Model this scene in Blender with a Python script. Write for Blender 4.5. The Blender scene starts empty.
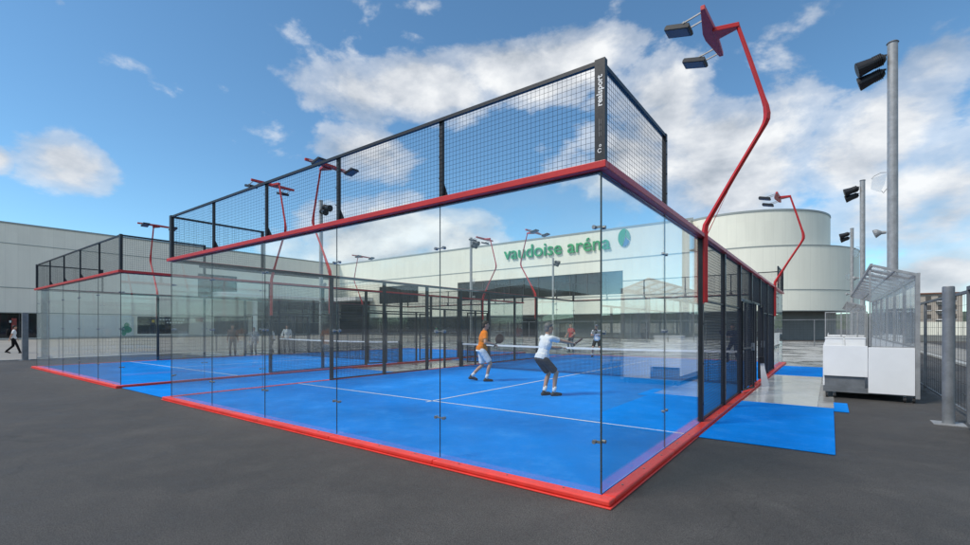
import bpy, bmesh, math, random
from mathutils import Vector, Matrix
random.seed(7)
SC = bpy.context.scene
COL = SC.collection
R = math.radians
V = Vector
GZ = -0.06                      # asphalt level; the court floors lie at z = 0

# ------------------------------------------------------------------ helpers
class MB:
    """collects shapes; build() links them as ONE mesh object"""
    def __init__(s): s.v = []; s.f = []
    def add(s, vs, fs):
        b = len(s.v); s.v += [tuple(v) for v in vs]; s.f += [tuple(b + i for i in f) for f in fs]; return s
    def box(s, x0, x1, y0, y1, z0, z1):
        return s.add([(x0,y0,z0),(x1,y0,z0),(x1,y1,z0),(x0,y1,z0),(x0,y0,z1),(x1,y0,z1),(x1,y1,z1),(x0,y1,z1)],
                     [(3,2,1,0),(4,5,6,7),(0,1,5,4),(1,2,6,5),(2,3,7,6),(3,0,4,7)])
    def quad(s, a, b, c, d): return s.add([a,b,c,d], [(0,1,2,3)])
    def bar(s, p0, p1, w, h, w1=None, h1=None, up=(0,0,1)):
        p0, p1 = V(p0), V(p1); d = (p1-p0).normalized(); u = V(up)
        if abs(d.dot(u)) > .98: u = V((0,1,0))
        a = d.cross(u).normalized(); b = a.cross(d).normalized()
        w1 = w if w1 is None else w1; h1 = h if h1 is None else h1
        vs = []
        for p, ww, hh in ((p0,w,h),(p1,w1,h1)):
            for sx, sy in ((-1,-1),(1,-1),(1,1),(-1,1)): vs.append(p + a*sx*ww/2 + b*sy*hh/2)
        return s.add(vs, [(0,1,2,3),(7,6,5,4),(1,0,4,5),(2,1,5,6),(3,2,6,7),(0,3,7,4)])
    def tube(s, pts, rad, n=10, cap=True):
        pts = [V(p) for p in pts]
        if not isinstance(rad, (list, tuple)): rad = [rad]*len(pts)
        d0 = (pts[1]-pts[0]).normalized(); u = V((0,0,1)) if abs(d0.z) < .9 else V((0,1,0))
        a = d0.cross(u).normalized(); vs = []; fs = []
        for i, p in enumerate(pts):
            d = (pts[min(i+1,len(pts)-1)] - pts[max(i-1,0)]).normalized()
            a = (a - d*a.dot(d)).normalized(); b = d.cross(a)
            for k in range(n):
                t = 2*math.pi*k/n; vs.append(p + (a*math.cos(t) + b*math.sin(t))*rad[i])
        for i in range(len(pts)-1):
            for k in range(n): fs.append((i*n+k, i*n+(k+1)%n, (i+1)*n+(k+1)%n, (i+1)*n+k))
        if cap: fs.append(tuple(range(n-1,-1,-1))); fs.append(tuple((len(pts)-1)*n+k for k in range(n)))
        return s.add(vs, fs)
    def wire(s, p0, p1, r): return s.tube([p0,p1], r, 3, False)
    def limb(s, p0, p1, r0, r1, n=12):
        """tapered capsule"""
        p0, p1 = V(p0), V(p1); d = (p1-p0)
        if d.length < 1e-6: d = V((0,0,1e-3)); p1 = p0+d
        dn = d.normalized(); pts = []; rr = []
        for t in (-90,-60,-30): pts.append(p0 + dn*r0*math.sin(R(t))); rr.append(max(r0*math.cos(R(t)), 1e-4))
        pts.append(p0); rr.append(r0); pts.append(p1); rr.append(r1)
        for t in (30,60,90): pts.append(p1 + dn*r1*math.sin(R(t))); rr.append(max(r1*math.cos(R(t)), 1e-4))
        return s.tube(pts, rr, n)
    def ell(s, c, rx, ry, rz, M=None, n=14, m=9):
        c = V(c); vs = []; fs = []
        for i in range(m+1):
            t = math.pi*i/m - math.pi/2
            for k in range(n):
                p = 2*math.pi*k/n
                q = V((rx*math.cos(t)*math.cos(p), ry*math.cos(t)*math.sin(p), rz*math.sin(t)))
                if i in (0, m): q = V((1e-4*math.cos(p), 1e-4*math.sin(p), rz*math.sin(t)))
                if M: q = M @ q
                vs.append(c+q)
        for i in range(m):
            for k in range(n): fs.append((i*n+k, i*n+(k+1)%n, (i+1)*n+(k+1)%n, (i+1)*n+k))
        fs.append(tuple(range(n-1,-1,-1))); fs.append(tuple(m*n+k for k in range(n)))
        return s.add(vs, fs)
    def prism(s, poly, z0, z1):
        n = len(poly)
        return s.add([(x,y,z0) for x,y in poly]+[(x,y,z1) for x,y in poly],
                     [tuple(range(n-1,-1,-1)), tuple(range(n,2*n))] + [(i,(i+1)%n,n+(i+1)%n,n+i) for i in range(n)])
    def extr(s, poly, off):
        n = len(poly); off = V(off); P = [V(p) for p in poly]
        return s.add(P+[p+off for p in P], [tuple(range(n-1,-1,-1)), tuple(range(n,2*n))] + [(i,(i+1)%n,n+(i+1)%n,n+i) for i in range(n)])
    def build(s, name, mat, parent=None, smooth=False, bevel=0, recalc=True):
        me = bpy.data.meshes.new(name); me.from_pydata(s.v, [], s.f)
        if recalc:
            bm = bmesh.new(); bm.from_mesh(me); bmesh.ops.recalc_face_normals(bm, faces=bm.faces); bm.to_mesh(me); bm.free()
        o = bpy.data.objects.new(name, me); COL.objects.link(o)
        if mat: me.materials.append(mat)
        if parent is not None:
            o.parent = parent
            o.matrix_parent_inverse = Matrix.Identity(4)
        if smooth:
            for p in me.polygons: p.use_smooth = True
        if bevel:
            b = o.modifiers.new('bevel','BEVEL'); b.width = bevel; b.segments = 2; b.limit_method = 'ANGLE'
        return o

def thing(name, label, cat, loc=(0,0,0), rz=0, group=None):
    o = bpy.data.objects.new(name, None); COL.objects.link(o); o.empty_display_size = .2
    o.location = loc; o.rotation_euler = (0,0,rz); o['label'] = label; o['category'] = cat
    if group: o['group'] = group
    return o
def tag(o, label, cat, group=None):
    o['label'] = label; o['category'] = cat
    if group: o['group'] = group
    return o
def struct(o): o['kind'] = 'structure'; return o
def dup(root, loc=None, rz=None, label=None):
    def cp(o, parent):
        c = o.copy(); COL.objects.link(c); c.parent = parent
        for ch in o.children: cp(ch, c)
        return c
    r = cp(root, None)
    if loc is not None: r.location = loc
    if rz is not None: r.rotation_euler = (0,0,rz)
    if label: r['label'] = label
    return r
def text_mesh(name, body, size, mat, parent, M, extrude=.01, align='LEFT', bold=0.0, space=1.0):
    c = bpy.data.curves.new(name, 'FONT'); c.body = body; c.size = size; c.extrude = extrude; c.align_x = align
    c.offset = bold; c.space_character = space; c.resolution_u = 4
    t = bpy.data.objects.new(name, c); COL.objects.link(t); bpy.context.view_layer.update()
    me = bpy.data.meshes.new_from_object(t.evaluated_get(bpy.context.evaluated_depsgraph_get()))
    bpy.data.objects.remove(t); bpy.data.curves.remove(c)
    me.transform(M); me.name = name
    me.materials.clear(); me.materials.append(mat)
    o = bpy.data.objects.new(name, me); COL.objects.link(o)
    if parent: o.parent = parent
    return o

# ------------------------------------------------------------------ materials
def newmat(name):
    m = bpy.data.materials.new(name); m.use_nodes = True; nt = m.node_tree
    return m, nt, nt.nodes['Principled BSDF']
def noise(nt, scale, detail=4, rough=.6, vec=None):
    n = nt.nodes.new('ShaderNodeTexNoise'); n.inputs['Scale'].default_value = scale
    n.inputs['Detail'].default_value = detail; n.inputs['Roughness'].default_value = rough
    if vec: nt.links.new(vec, n.inputs['Vector'])
    return n
def ramp(nt, src, stops):
    r = nt.nodes.new('ShaderNodeValToRGB'); nt.links.new(src, r.inputs[0])
    while len(r.color_ramp.elements) < len(stops): r.color_ramp.elements.new(.5)
    for e, (p, c) in zip(r.color_ramp.elements, stops):
        e.position = p; e.color = (c[0],c[1],c[2],1) if not isinstance(c, float) else (c,c,c,1)
    return r
def objcoord(nt):
    return nt.nodes.new('ShaderNodeTexCoord').outputs['Object']
def mixrgb(nt, fac, a, b, mode='MIX'):
    n = nt.nodes.new('ShaderNodeMix'); n.data_type = 'RGBA'; n.blend_type = mode
    for sock, val in ((n.inputs[0], fac), (n.inputs[6], a), (n.inputs[7], b)):
        if hasattr(val, 'is_linked'): nt.links.new(val, sock)
        elif isinstance(val, (int, float)): sock.default_value = val
        else: sock.default_value = (val[0],val[1],val[2],1)
    return n.outputs[2]
def math_(nt, op, a, b=None, c=None, clamp=False):
    n = nt.nodes.new('ShaderNodeMath'); n.operation = op; n.use_clamp = clamp
    for i, val in enumerate((a,b,c)):
        if val is None: continue
        if hasattr(val, 'is_linked'): nt.links.new(val, n.inputs[i])
        else: n.inputs[i].default_value = val
    return n.outputs[0]
def bump(nt, bsdf, h, strength=.3, dist=.01):
    b = nt.nodes.new('ShaderNodeBump'); b.inputs['Strength'].default_value = strength; b.inputs['Distance'].default_value = dist
    nt.links.new(h, b.inputs['Height']); nt.links.new(b.outputs[0], bsdf.inputs['Normal'])
def paint(name, col, rough=.45, var=.18, scale=6, metal=0, spec=.5, fine=60):
    """painted / plain surface with slight wear"""
    m, nt, p = newmat(name); co = objcoord(nt)
    n = noise(nt, scale, 5, .65, co); n2 = noise(nt, fine, 2, .5, co)
    lo = [c*(1-var) for c in col]; hi = [min(1, c*(1+var*.7)) for c in col]
    r = ramp(nt, n.outputs[0], [(.3, lo), (.7, hi)])
    nt.links.new(r.outputs[0], p.inputs['Base Color'])
    rr = ramp(nt, n2.outputs[0], [(.3, float(max(0,rough-.08))), (.7, float(min(1,rough+.1)))])
    nt.links.new(rr.outputs[0], p.inputs['Roughness'])
    p.inputs['Metallic'].default_value = metal; p.inputs['Specular IOR Level'].default_value = spec
    return m

M = {}
def worn_red(name, col, rough):
    m = paint(name, col, rough, .16, 3); nt = m.node_tree; p = nt.nodes['Principled BSDF']; co = objcoord(nt)
    src = p.inputs['Base Color'].links[0].from_socket
    a = noise(nt, 1.6, 6, .72, co); b = noise(nt, 26, 4, .75, co)
    dust = math_(nt,'MULTIPLY', ramp(nt, a.outputs[0], [(.48,0.0),(.78,.55)]).outputs[0], ramp(nt, b.outputs[0], [(.35,.3),(.65,1.0)]).outputs[0])
    c = mixrgb(nt, dust, src, (.30,.12,.10)); chip = ramp(nt, b.outputs[0], [(.735,0.0),(.75,.8)]).outputs[0]
    nt.links.new(mixrgb(nt, chip, c, (.20,.17,.16)), p.inputs['Base Color'])
    return m
M['red'] = paint('red_paint', (.56,.024,.022), .38, .15, 3)
M['kerb'] = worn_red('kerb_red', (.80,.045,.03), .40)
M['black'] = paint('black_powder', (.014,.014,.016), .4, .3, 5)
M['wire'] = paint('black_wire', (.012,.012,.013), .5, .2, 5)
M['steel'] = paint('brushed_steel', (.30,.31,.32), .42, .2, 20, metal=.8)
M['galv'] = paint('galvanised', (.36,.36,.355), .5, .22, 5, metal=.3)
M['galvdark'] = paint('galvanised_dark', (.20,.21,.22), .55, .25, 4, metal=.4)
M['white'] = paint('white_board', (.86,.86,.85), .4, .04, 2)
M['whiteline'] = paint('line_white', (.78,.80,.80), .8, .1, 9)
M['darkglass'] = paint('dark_lens', (.02,.022,.026), .45, .2, 2, spec=.2)
M['lampglass'] = paint('lamp_lens', (.16,.17,.18), .6, .1, 3, spec=.2)
M['tape'] = paint('net_tape', (.78,.78,.77), .7, .06, 6)
M['netcord'] = paint('net_cord', (.012,.014,.02), .8, .2, 9)
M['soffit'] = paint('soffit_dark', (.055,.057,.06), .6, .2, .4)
M['lowwall'] = paint('base_wall', (.22,.23,.22), .7, .18, .35)
M['flash'] = paint('flashing', (.30,.33,.32), .5, .1, .5)
M['rooftop'] = paint('roof_membrane', (.35,.36,.36), .8, .1, .4)
M['wheel'] = paint('rubber', (.02,.02,.02), .7, .2, 20)
M['concpost'] = paint('weathered_steel', (.24,.25,.26), .55, .3, 3.5, metal=.35)
M['plate'] = paint('zinc_plate', (.46,.49,.51), .5, .3, 7, metal=.35)
M['skin'] = paint('skin', (.50,.27,.18), .55, .1, 12)
M['skin2'] = paint('skin_tanned', (.42,.22,.14), .55, .1, 12)
M['shoe'] = paint('shoe_dark', (.025,.025,.03), .6, .3, 20)
M['sock'] = paint('sock_white', (.75,.75,.74), .85, .05, 20)
M['eye'] = paint('eye_dark', (.02,.015,.012), .3, .1, 10)
M['lip'] = paint('lip', (.30,.10,.08), .5, .1, 10)
def cloth(name, col):
    m, nt, p = newmat(name); co = objcoord(nt)
    n = noise(nt, 9, 4, .6, co); r = ramp(nt, n.outputs[0], [(.3,[c*.86 for c in col]),(.7,[min(1,c*1.05) for c in col])])
    nt.links.new(r.outputs[0], p.inputs['Base Color']); p.inputs['Roughness'].default_value = .9
    p.inputs['Specular IOR Level'].default_value = .15
    n2 = noise(nt, 14, 3, .5, co); bump(nt, p, n2.outputs[0], .6, .03)
    return m

def glass(name, tint, refl=1.0, film_lo=.002, film_hi=.018):
    m = bpy.data.materials.new(name); m.use_nodes = True; nt = m.node_tree; nt.nodes.clear()
    out = nt.nodes.new('ShaderNodeOutputMaterial'); mix = nt.nodes.new('ShaderNodeMixShader')
    tr = nt.nodes.new('ShaderNodeBsdfTransparent'); gl = nt.nodes.new('ShaderNodeBsdfGlossy')
    tr.inputs[0].default_value = (*tint,1); gl.inputs['Roughness'].default_value = .004; gl.inputs[0].default_value = (.96,.98,.98,1)
    lw = nt.nodes.new('ShaderNodeLayerWeight'); lw.inputs[0].default_value = .5
    f5 = math_(nt, 'POWER', lw.outputs['Facing'], 5.0)
    fac = math_(nt, 'MULTIPLY_ADD', f5, .95*refl, .042*refl, clamp=True)
    nt.links.new(fac, mix.inputs[0]); nt.links.new(tr.outputs[0], mix.inputs[1]); nt.links.new(gl.outputs[0], mix.inputs[2])
    co = objcoord(nt); sm = noise(nt, 1.7, 8, .74, co); film = ramp(nt, sm.outputs[0], [(.35,film_lo),(.75,film_hi)])
    df = nt.nodes.new('ShaderNodeBsdfDiffuse'); df.inputs[0].default_value = (.80,.84,.80,1); m2 = nt.nodes.new('ShaderNodeMixShader')
    nt.links.new(film.outputs[0], m2.inputs[0]); nt.links.new(mix.outputs[0], m2.inputs[1]); nt.links.new(df.outputs[0], m2.inputs[2])
    nt.links.new(m2.outputs[0], out.inputs[0])
    return m
M['glass'] = glass('clear_glass', (.965,.984,.974), 1.05)
def polymat():
    m = glass('clear_polycarbonate', (.93,.94,.95)); nt = m.node_tree; out = nt.nodes['Material Output']
    old = out.inputs[0].links[0].from_socket; mx = nt.nodes.new('ShaderNodeMixShader'); df = nt.nodes.new('ShaderNodeBsdfDiffuse'); tl = nt.nodes.new('ShaderNodeBsdfTranslucent')
    m2 = nt.nodes.new('ShaderNodeMixShader'); m2.inputs[0].default_value = .6
    df.inputs[0].default_value = tl.inputs[0].default_value = (.75,.77,.79,1)
    nt.links.new(df.outputs[0],m2.inputs[1]); nt.links.new(tl.outputs[0],m2.inputs[2])
    mx.inputs[0].default_value = .11; nt.links.new(old,mx.inputs[1]); nt.links.new(m2.outputs[0],mx.inputs[2]); nt.links.new(mx.outputs[0],out.inputs[0])
    return m
M['poly'] = polymat()
M['gedge'] = paint('glass_edge', (.04,.055,.055), .3, .1, 3)
def facade_glass(name, col=(.012,.016,.02)):
    m, nt, p = newmat(name); co = objcoord(nt); n = noise(nt, .25, 2, .5, co)
    r = ramp(nt, n.outputs[0], [(.35,[c*.6 for c in col]),(.65,[c*1.8 for c in col])])
    nt.links.new(r.outputs[0], p.inputs['Base Color']); p.inputs['Roughness'].default_value = .03
    p.inputs['Specular IOR Level'].default_value = .6
    return m
M['fglass'] = facade_glass('window_glass')

def asphalt():
    m, nt, p = newmat('asphalt'); co = objcoord(nt)
    a = noise(nt, .35, 6, .62, co); b = noise(nt, 1.7, 5, .7, co); c = noise(nt, 120, 3, .75, co); d = noise(nt, 260, 1, .5, co)
    base = ramp(nt, a.outputs[0], [(.30,(.060,.056,.052)),(.52,(.071,.066,.061)),(.72,(.098,.091,.084))]).outputs[0]
    base = mixrgb(nt, ramp(nt, b.outputs[0], [(.47,0.0),(.72,.48)]).outputs[0], base, (.115,.110,.104))
    base = mixrgb(nt, .75, base, ramp(nt, c.outputs[0], [(.36,(.15,.15,.15)),(.66,(1.9,1.9,1.9))]).outputs[0], 'MULTIPLY')
    # pale aggregate and grit
    vo = nt.nodes.new('ShaderNodeTexVoronoi'); vo.inputs['Scale'].default_value = 9; nt.links.new(co, vo.inputs['Vector'])
    grit = math_(nt, 'LESS_THAN', vo.outputs['Distance'], .022)
    base = mixrgb(nt, math_(nt,'MULTIPLY',grit,.75), base, (.36,.34,.31))
    vc = nt.nodes.new('ShaderNodeTexVoronoi'); vc.feature = 'DISTANCE_TO_EDGE'; vc.inputs['Scale'].default_value = .13
    warp = noise(nt, 1.2, 4, .6, co); va = nt.nodes.new('ShaderNodeVectorMath'); va.operation = 'MULTIPLY_ADD'
    nt.links.new(warp.outputs['Color'], va.inputs[0]); va.inputs[1].default_value = (1.2,1.2,0); nt.links.new(co, va.inputs[2])
    nt.links.new(va.outputs[0], vc.inputs['Vector'])
    crack = math_(nt, 'LESS_THAN', vc.outputs['Distance'], .0016)
    base = mixrgb(nt, math_(nt,'MULTIPLY',crack,.22), base, (.02,.02,.02))
    nt.links.new(base, p.inputs['Base Color'])
    nt.links.new(ramp(nt, b.outputs[0], [(.35,.62),(.7,.85)]).outputs[0], p.inputs['Roughness'])
    p.inputs['Specular IOR Level'].default_value = .35
    h = math_(nt, 'ADD', math_(nt,'MULTIPLY',c.outputs[0],.6), math_(nt,'MULTIPLY',d.outputs[0],.5))
    bump(nt, p, h, .55, .012)
    return m
M['asphalt'] = asphalt()
def concrete(name, lo, hi, rough=(.25,.6), scale=.5):
    m, nt, p = newmat(name); co = objcoord(nt)
    a = noise(nt, scale, 6, .6, co); b = noise(nt, 40, 3, .6, co)
    base = ramp(nt, a.outputs[0], [(.32,lo),(.68,hi)]).outputs[0]
    base = mixrgb(nt, .3, base, ramp(nt,b.outputs[0],[(.3,(.8,.8,.8)),(.7,(1.15,1.15,1.15))]).outputs[0], 'MULTIPLY')
    nt.links.new(base, p.inputs['Base Color'])
    nt.links.new(ramp(nt, a.outputs[0], [(.38,float(rough[0])),(.6,float(rough[1]))]).outputs[0], p.inputs['Roughness'])
    bump(nt, p, b.outputs[0], .12, .004)
    return m
M['slab'] = concrete('wet_slab', (.34,.33,.31), (.52,.51,.48), (.05,.4), .55)
M['paving'] = concrete('paving', (.23,.215,.19), (.32,.30,.265), (.6,.8), .3)
M['kerbstone'] = concrete('kerbstone', (.35,.35,.33), (.5,.5,.47), (.7,.9), 1)
def turf(name, col):
    m, nt, p = newmat(name); co = objcoord(nt)
    a = noise(nt, .55, 5, .6, co); b = noise(nt, 3.0, 5, .7, co); c = noise(nt, 220, 2, .6, co)
    base = ramp(nt, a.outputs[0], [(.3,[x*.80 for x in col]),(.7,[x*1.14 for x in col])]).outputs[0]
    sand = ramp(nt, b.outputs[0], [(.52,0.0),(.80,.42)]).outputs[0]
    sc = noise(nt, 1.1, 8, .78, co); base = mixrgb(nt, ramp(nt, sc.outputs[0], [(.54,0.0),(.70,.40)]).outputs[0], base, (.10,.42,.88)); base = mixrgb(nt, sand, base, (.08,.38,.86))
    base = mixrgb(nt, .5, base, ramp(nt,c.outputs[0],[(.3,(.5,.5,.5)),(.7,(1.5,1.5,1.5))]).outputs[0], 'MULTIPLY')
    nt.links.new(base, p.inputs['Base Color']); p.inputs['Roughness'].default_value = .85
    p.inputs['Specular IOR Level'].default_value = .08
    bump(nt, p, c.outputs[0], .5, .01)
    return m
M['turf'] = turf('blue_turf', (.002,.262,.82))
M['mat'] = turf('blue_mat', (.002,.25,.80))
def cladding(name, col, pitch, axis):
    """white metal panels: narrow vertical joints, faint panel to panel shifts, streaks"""
    m, nt, p = newmat(name); co = objcoord(nt)
    sx = nt.nodes.new('ShaderNodeSeparateXYZ'); nt.links.new(co, sx.inputs[0])
    u = sx.outputs[axis] if isinstance(axis, int) else None
    if axis == 'R':
        u = math_(nt,'MULTIPLY', math_(nt,'ARCTAN2', sx.outputs[1], sx.outputs[0]), 12.0)
    t = math_(nt,'DIVIDE', u, pitch); fr = math_(nt,'FRACT', t); cell = math_(nt,'FLOOR', t)
    zc = math_(nt,'FLOOR', math_(nt,'DIVIDE', sx.outputs[2], 2.4))
    wn = nt.nodes.new('ShaderNodeTexWhiteNoise'); wn.noise_dimensions = '2D'
    cb = nt.nodes.new('ShaderNodeCombineXYZ'); nt.links.new(cell, cb.inputs[0]); nt.links.new(zc, cb.inputs[1]); nt.links.new(cb.outputs[0], wn.inputs['Vector'])
    joint = math_(nt,'LESS_THAN', fr, .035)
    mp = nt.nodes.new('ShaderNodeMapping'); nt.links.new(co, mp.inputs[0]); mp.inputs['Scale'].default_value = (1.3,1.3,.12)
    st = noise(nt, 1.0, 5, .65, mp.outputs[0])
    base = ramp(nt, wn.outputs[0], [(0,[c*.975 for c in col]),(1,[c*1.015 for c in col])]).outputs[0]
    base = mixrgb(nt, ramp(nt, st.outputs[0], [(.42,0.0),(.8,.35)]).outputs[0], base, [c*.78 for c in col])
    base = mixrgb(nt, math_(nt,'MULTIPLY',joint,.20), base, [c*.62 for c in col])
    nt.links.new(base, p.inputs['Base Color']); p.inputs['Roughness'].default_value = .55
    p.inputs['Specular IOR Level'].default_value = .3
    bump(nt, p, math_(nt,'MULTIPLY',joint,-1), .3, .02)
    return m
WCOL = (.86,.845,.72)
M['clad_x'] = cladding('white_cladding_front', WCOL, 1.2, 0)
M['clad_y'] = cladding('white_cladding_wing', (.85,.81,.71), 1.2, 1)
M['clad_r'] = cladding('white_cladding_drum', WCOL, 1.2, 'R')

# ------------------------------------------------------------------ camera (court axes: +y along the near court, +x to its right)
CAM = V((1.699,-4.069,1.55)); YAW = R(36.73)
cd = bpy.data.cameras.new('camera'); cam = bpy.data.objects.new('camera', cd); COL.objects.link(cam)
cam.location = CAM; cam.rotation_euler = (R(90),0,YAW); cd.sensor_width = 36; cd.lens = 36*463/970
cd.shift_y = 54.5/970; cd.clip_start = .05; cd.clip_end = 3000
SC.camera = cam
CF = V((-math.sin(YAW), math.cos(YAW), 0)); CR = V((math.cos(YAW), math.sin(YAW), 0))

# ------------------------------------------------------------------ sky and sun
SUN_AZ = math.atan2(-.52,-.85)      # compass direction the light comes from (x, y)
SUN_EL = R(50)
W = bpy.data.worlds.new('World'); SC.world = W; W.use_nodes = True
def build_sky():
    nt = W.node_tree; nt.nodes.clear()
    out = nt.nodes.new('ShaderNodeOutputWorld'); bg = nt.nodes.new('ShaderNodeBackground'); bg.inputs[1].default_value = .14
    sky = nt.nodes.new('ShaderNodeTexSky'); sky.sky_type = 'NISHITA'; sky.sun_disc = False
    sky.sun_elevation = SUN_EL; sky.sun_rotation = SUN_AZ
    sky.altitude = 500; sky.air_density = .95; sky.dust_density = .15; sky.ozone_density = 2.0
    tc = nt.nodes.new('ShaderNodeTexCoord'); D = tc.outputs['Generated']
    nrm = nt.nodes.new('ShaderNodeVectorMath'); nrm.operation = 'NORMALIZE'; nt.links.new(D, nrm.inputs[0]); D = nrm.outputs[0]
    sx = nt.nodes.new('ShaderNodeSeparateXYZ'); nt.links.new(D, sx.inputs[0])
    az = math_(nt,'ARCTAN2', sx.outputs[0], sx.outputs[1]); el = math_(nt,'ARCSINE', sx.outputs[2])
    def angles(px, py):
        d = CR*((px-485)/463) + CF + V((0,0,1))*((327-py)/463); d.normalize()
        return math.atan2(d.x, d.y), math.asin(d.z)
    # cloud banks: where in the sky each one hangs (azimuth, elevation, extents, weight)
    banks = [(75,162,58,34,.95),(-8,158,26,16,.8),(400,88,120,44,1.0),(540,72,110,42,1.0),(650,95,80,42,.95),(300,70,70,36,.45),
             (350,150,80,32,.7),(255,45,60,28,.36),(620,40,60,26,.55),(470,8,170,20,.34),(730,160,130,80,1.0),(610,165,90,60,.85),(660,120,60,40,.9),(100,150,40,26,.5),
             (860,150,100,60,1.0),(940,190,110,70,1.0),(930,60,70,42,.46),(985,120,50,36,.5),(880,225,160,50,.85),(930,275,130,40,.75),(770,250,80,40,.6),
             (400,245,120,40,1.0),(480,225,60,35,.6),(300,255,60,30,.7),(560,215,60,30,.4),(60,4,14,14,.5),(800,20,60,18,.2)]
    tot = None
    for px,py,rx,ry,w in banks:
        a0,e0 = angles(px,py); a1,_ = angles(px+rx,py); _,e1 = angles(px,py-ry)
        ua = math_(nt,'DIVIDE', math_(nt,'SUBTRACT',az,a0), max(abs(a1-a0),.01)); ue = math_(nt,'DIVIDE', math_(nt,'SUBTRACT',el,e0), max(abs(e1-e0),.01))
        d2 = math_(nt,'ADD', math_(nt,'MULTIPLY',ua,ua), math_(nt,'MULTIPLY',ue,ue))
        g = math_(nt,'MULTIPLY', math_(nt,'EXPONENT', math_(nt,'MULTIPLY',d2,-1.0)), w)
        tot = g if tot is None else math_(nt,'MAXIMUM', tot, g)
    # the rest of the sky (outside the picture): broken cumulus
    far = math_(nt,'SUBTRACT', 1.0, math_(nt,'MULTIPLY_ADD', math_(nt,'ADD', math_(nt,'MULTIPLY',sx.outputs[0],CF.x), math_(nt,'MULTIPLY',sx.outputs[1],CF.y)), 2.5, -.2, clamp=True), clamp=True)
    tot = math_(nt,'MAXIMUM', tot, math_(nt,'MULTIPLY', far, .52))
    mp = nt.nodes.new('ShaderNodeMapping'); nt.links.new(D, mp.inputs[0]); mp.inputs['Scale'].default_value = (1,1,1.7)
    n1 = noise(nt, 5.5, 10, .58, mp.outputs[0]); n1.inputs['Distortion'].default_value = .15
    mp2 = nt.nodes.new('ShaderNodeMapping'); nt.links.new(D, mp2.inputs[0]); mp2.inputs['Scale'].default_value = (1,1,1.7); mp2.inputs['Location'].default_value = (.012,.015,-.055)
    n2 = noise(nt, 5.5, 6, .55, mp2.outputs[0]); n2.inputs['Distortion'].default_value = .15
    n3 = noise(nt, 3.2, 5, .55, mp.outputs[0])
    dens = math_(nt,'ADD', math_(nt,'MULTIPLY',tot,.66), math_(nt,'MULTIPLY_ADD', n1.outputs[0], 1.2, -.61))
    alpha = ramp(nt, dens, [(.20,0.0),(.34,.55),(.56,1.0)]); alpha.color_ramp.interpolation = 'EASE'
    # thicker parts and undersides are greyer, sun-facing tops are white
    lit = math_(nt,'SUBTRACT', n1.outputs[0], n2.outputs[0])
    shade = math_(nt,'ADD', math_(nt,'MULTIPLY_ADD', lit, 2.6, .50), math_(nt,'MULTIPLY_ADD', n3.outputs[0], 1.5, -.75), clamp=True)
    ccol = ramp(nt, shade, [(0,(2.7,3.05,3.5)),(.45,(4.3,4.55,4.9)),(1,(6.3,6.4,6.45))])
    skyc = mixrgb(nt, 1.0, sky.outputs[0], SKY_TINT, 'MULTIPLY')
    col = mixrgb(nt, math_(nt,'MULTIPLY',alpha.outputs[0],.96), skyc, ccol.outputs[0])
    nt.links.new(col, bg.inputs[0]); nt.links.new(bg.outputs[0], out.inputs[0])
SKY_TINT = (.76,1.05,1.10)
build_sky()
sl = bpy.data.lights.new('sun','SUN'); sl.energy = 2.7; sl.angle = R(16); sl.color = (1,.945,.86)
sun = bpy.data.objects.new('sun', sl); COL.objects.link(sun)
sdir = V((math.cos(SUN_EL)*math.sin(SUN_AZ), math.cos(SUN_EL)*math.cos(SUN_AZ), math.sin(SUN_EL)))
sun.rotation_euler = sdir.to_track_quat('Z','Y').to_euler(); sun.location = sdir*60
SC.view_settings.view_transform = 'Standard'; SC.view_settings.look = 'None'; SC.view_settings.gamma = 1
SC.view_settings.use_curve_mapping = False; SC.view_settings.exposure = .15
SC.cycles.transparent_max_bounces = 64; SC.cycles.max_bounces = 10; SC.cycles.glossy_bounces = 5

# ------------------------------------------------------------------ ground
def sheet(name, x0,x1,y0,y1,z, mat): return struct(MB().quad((x0,y0,z),(x1,y0,z),(x1,y1,z),(x0,y1,z)).build(name, mat))
sheet('ground', -700,700,-500,900, GZ, M['asphalt'])
sheet('slab', -30.0,1.76,7.3,57.6, GZ+.004, M['slab'])
sheet('slab_strip', 1.76,3.2,24,57.6, GZ+.004, M['slab'])
sheet('paving', -86.6,-30.2,-60,57.6, GZ+.004, M['paving'])
k = MB().box(6.05,6.3,8,140,GZ,GZ+.12); struct(k.build('kerb', M['kerbstone'], bevel=.02))
k = MB().box(-30.2,-30.0,-60,57.5,GZ,GZ+.03); struct(k.build('kerb', M['kerbstone'], bevel=.01))
sheet('pavement', 6.3,9,8,140,GZ+.10, M['paving'])

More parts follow.
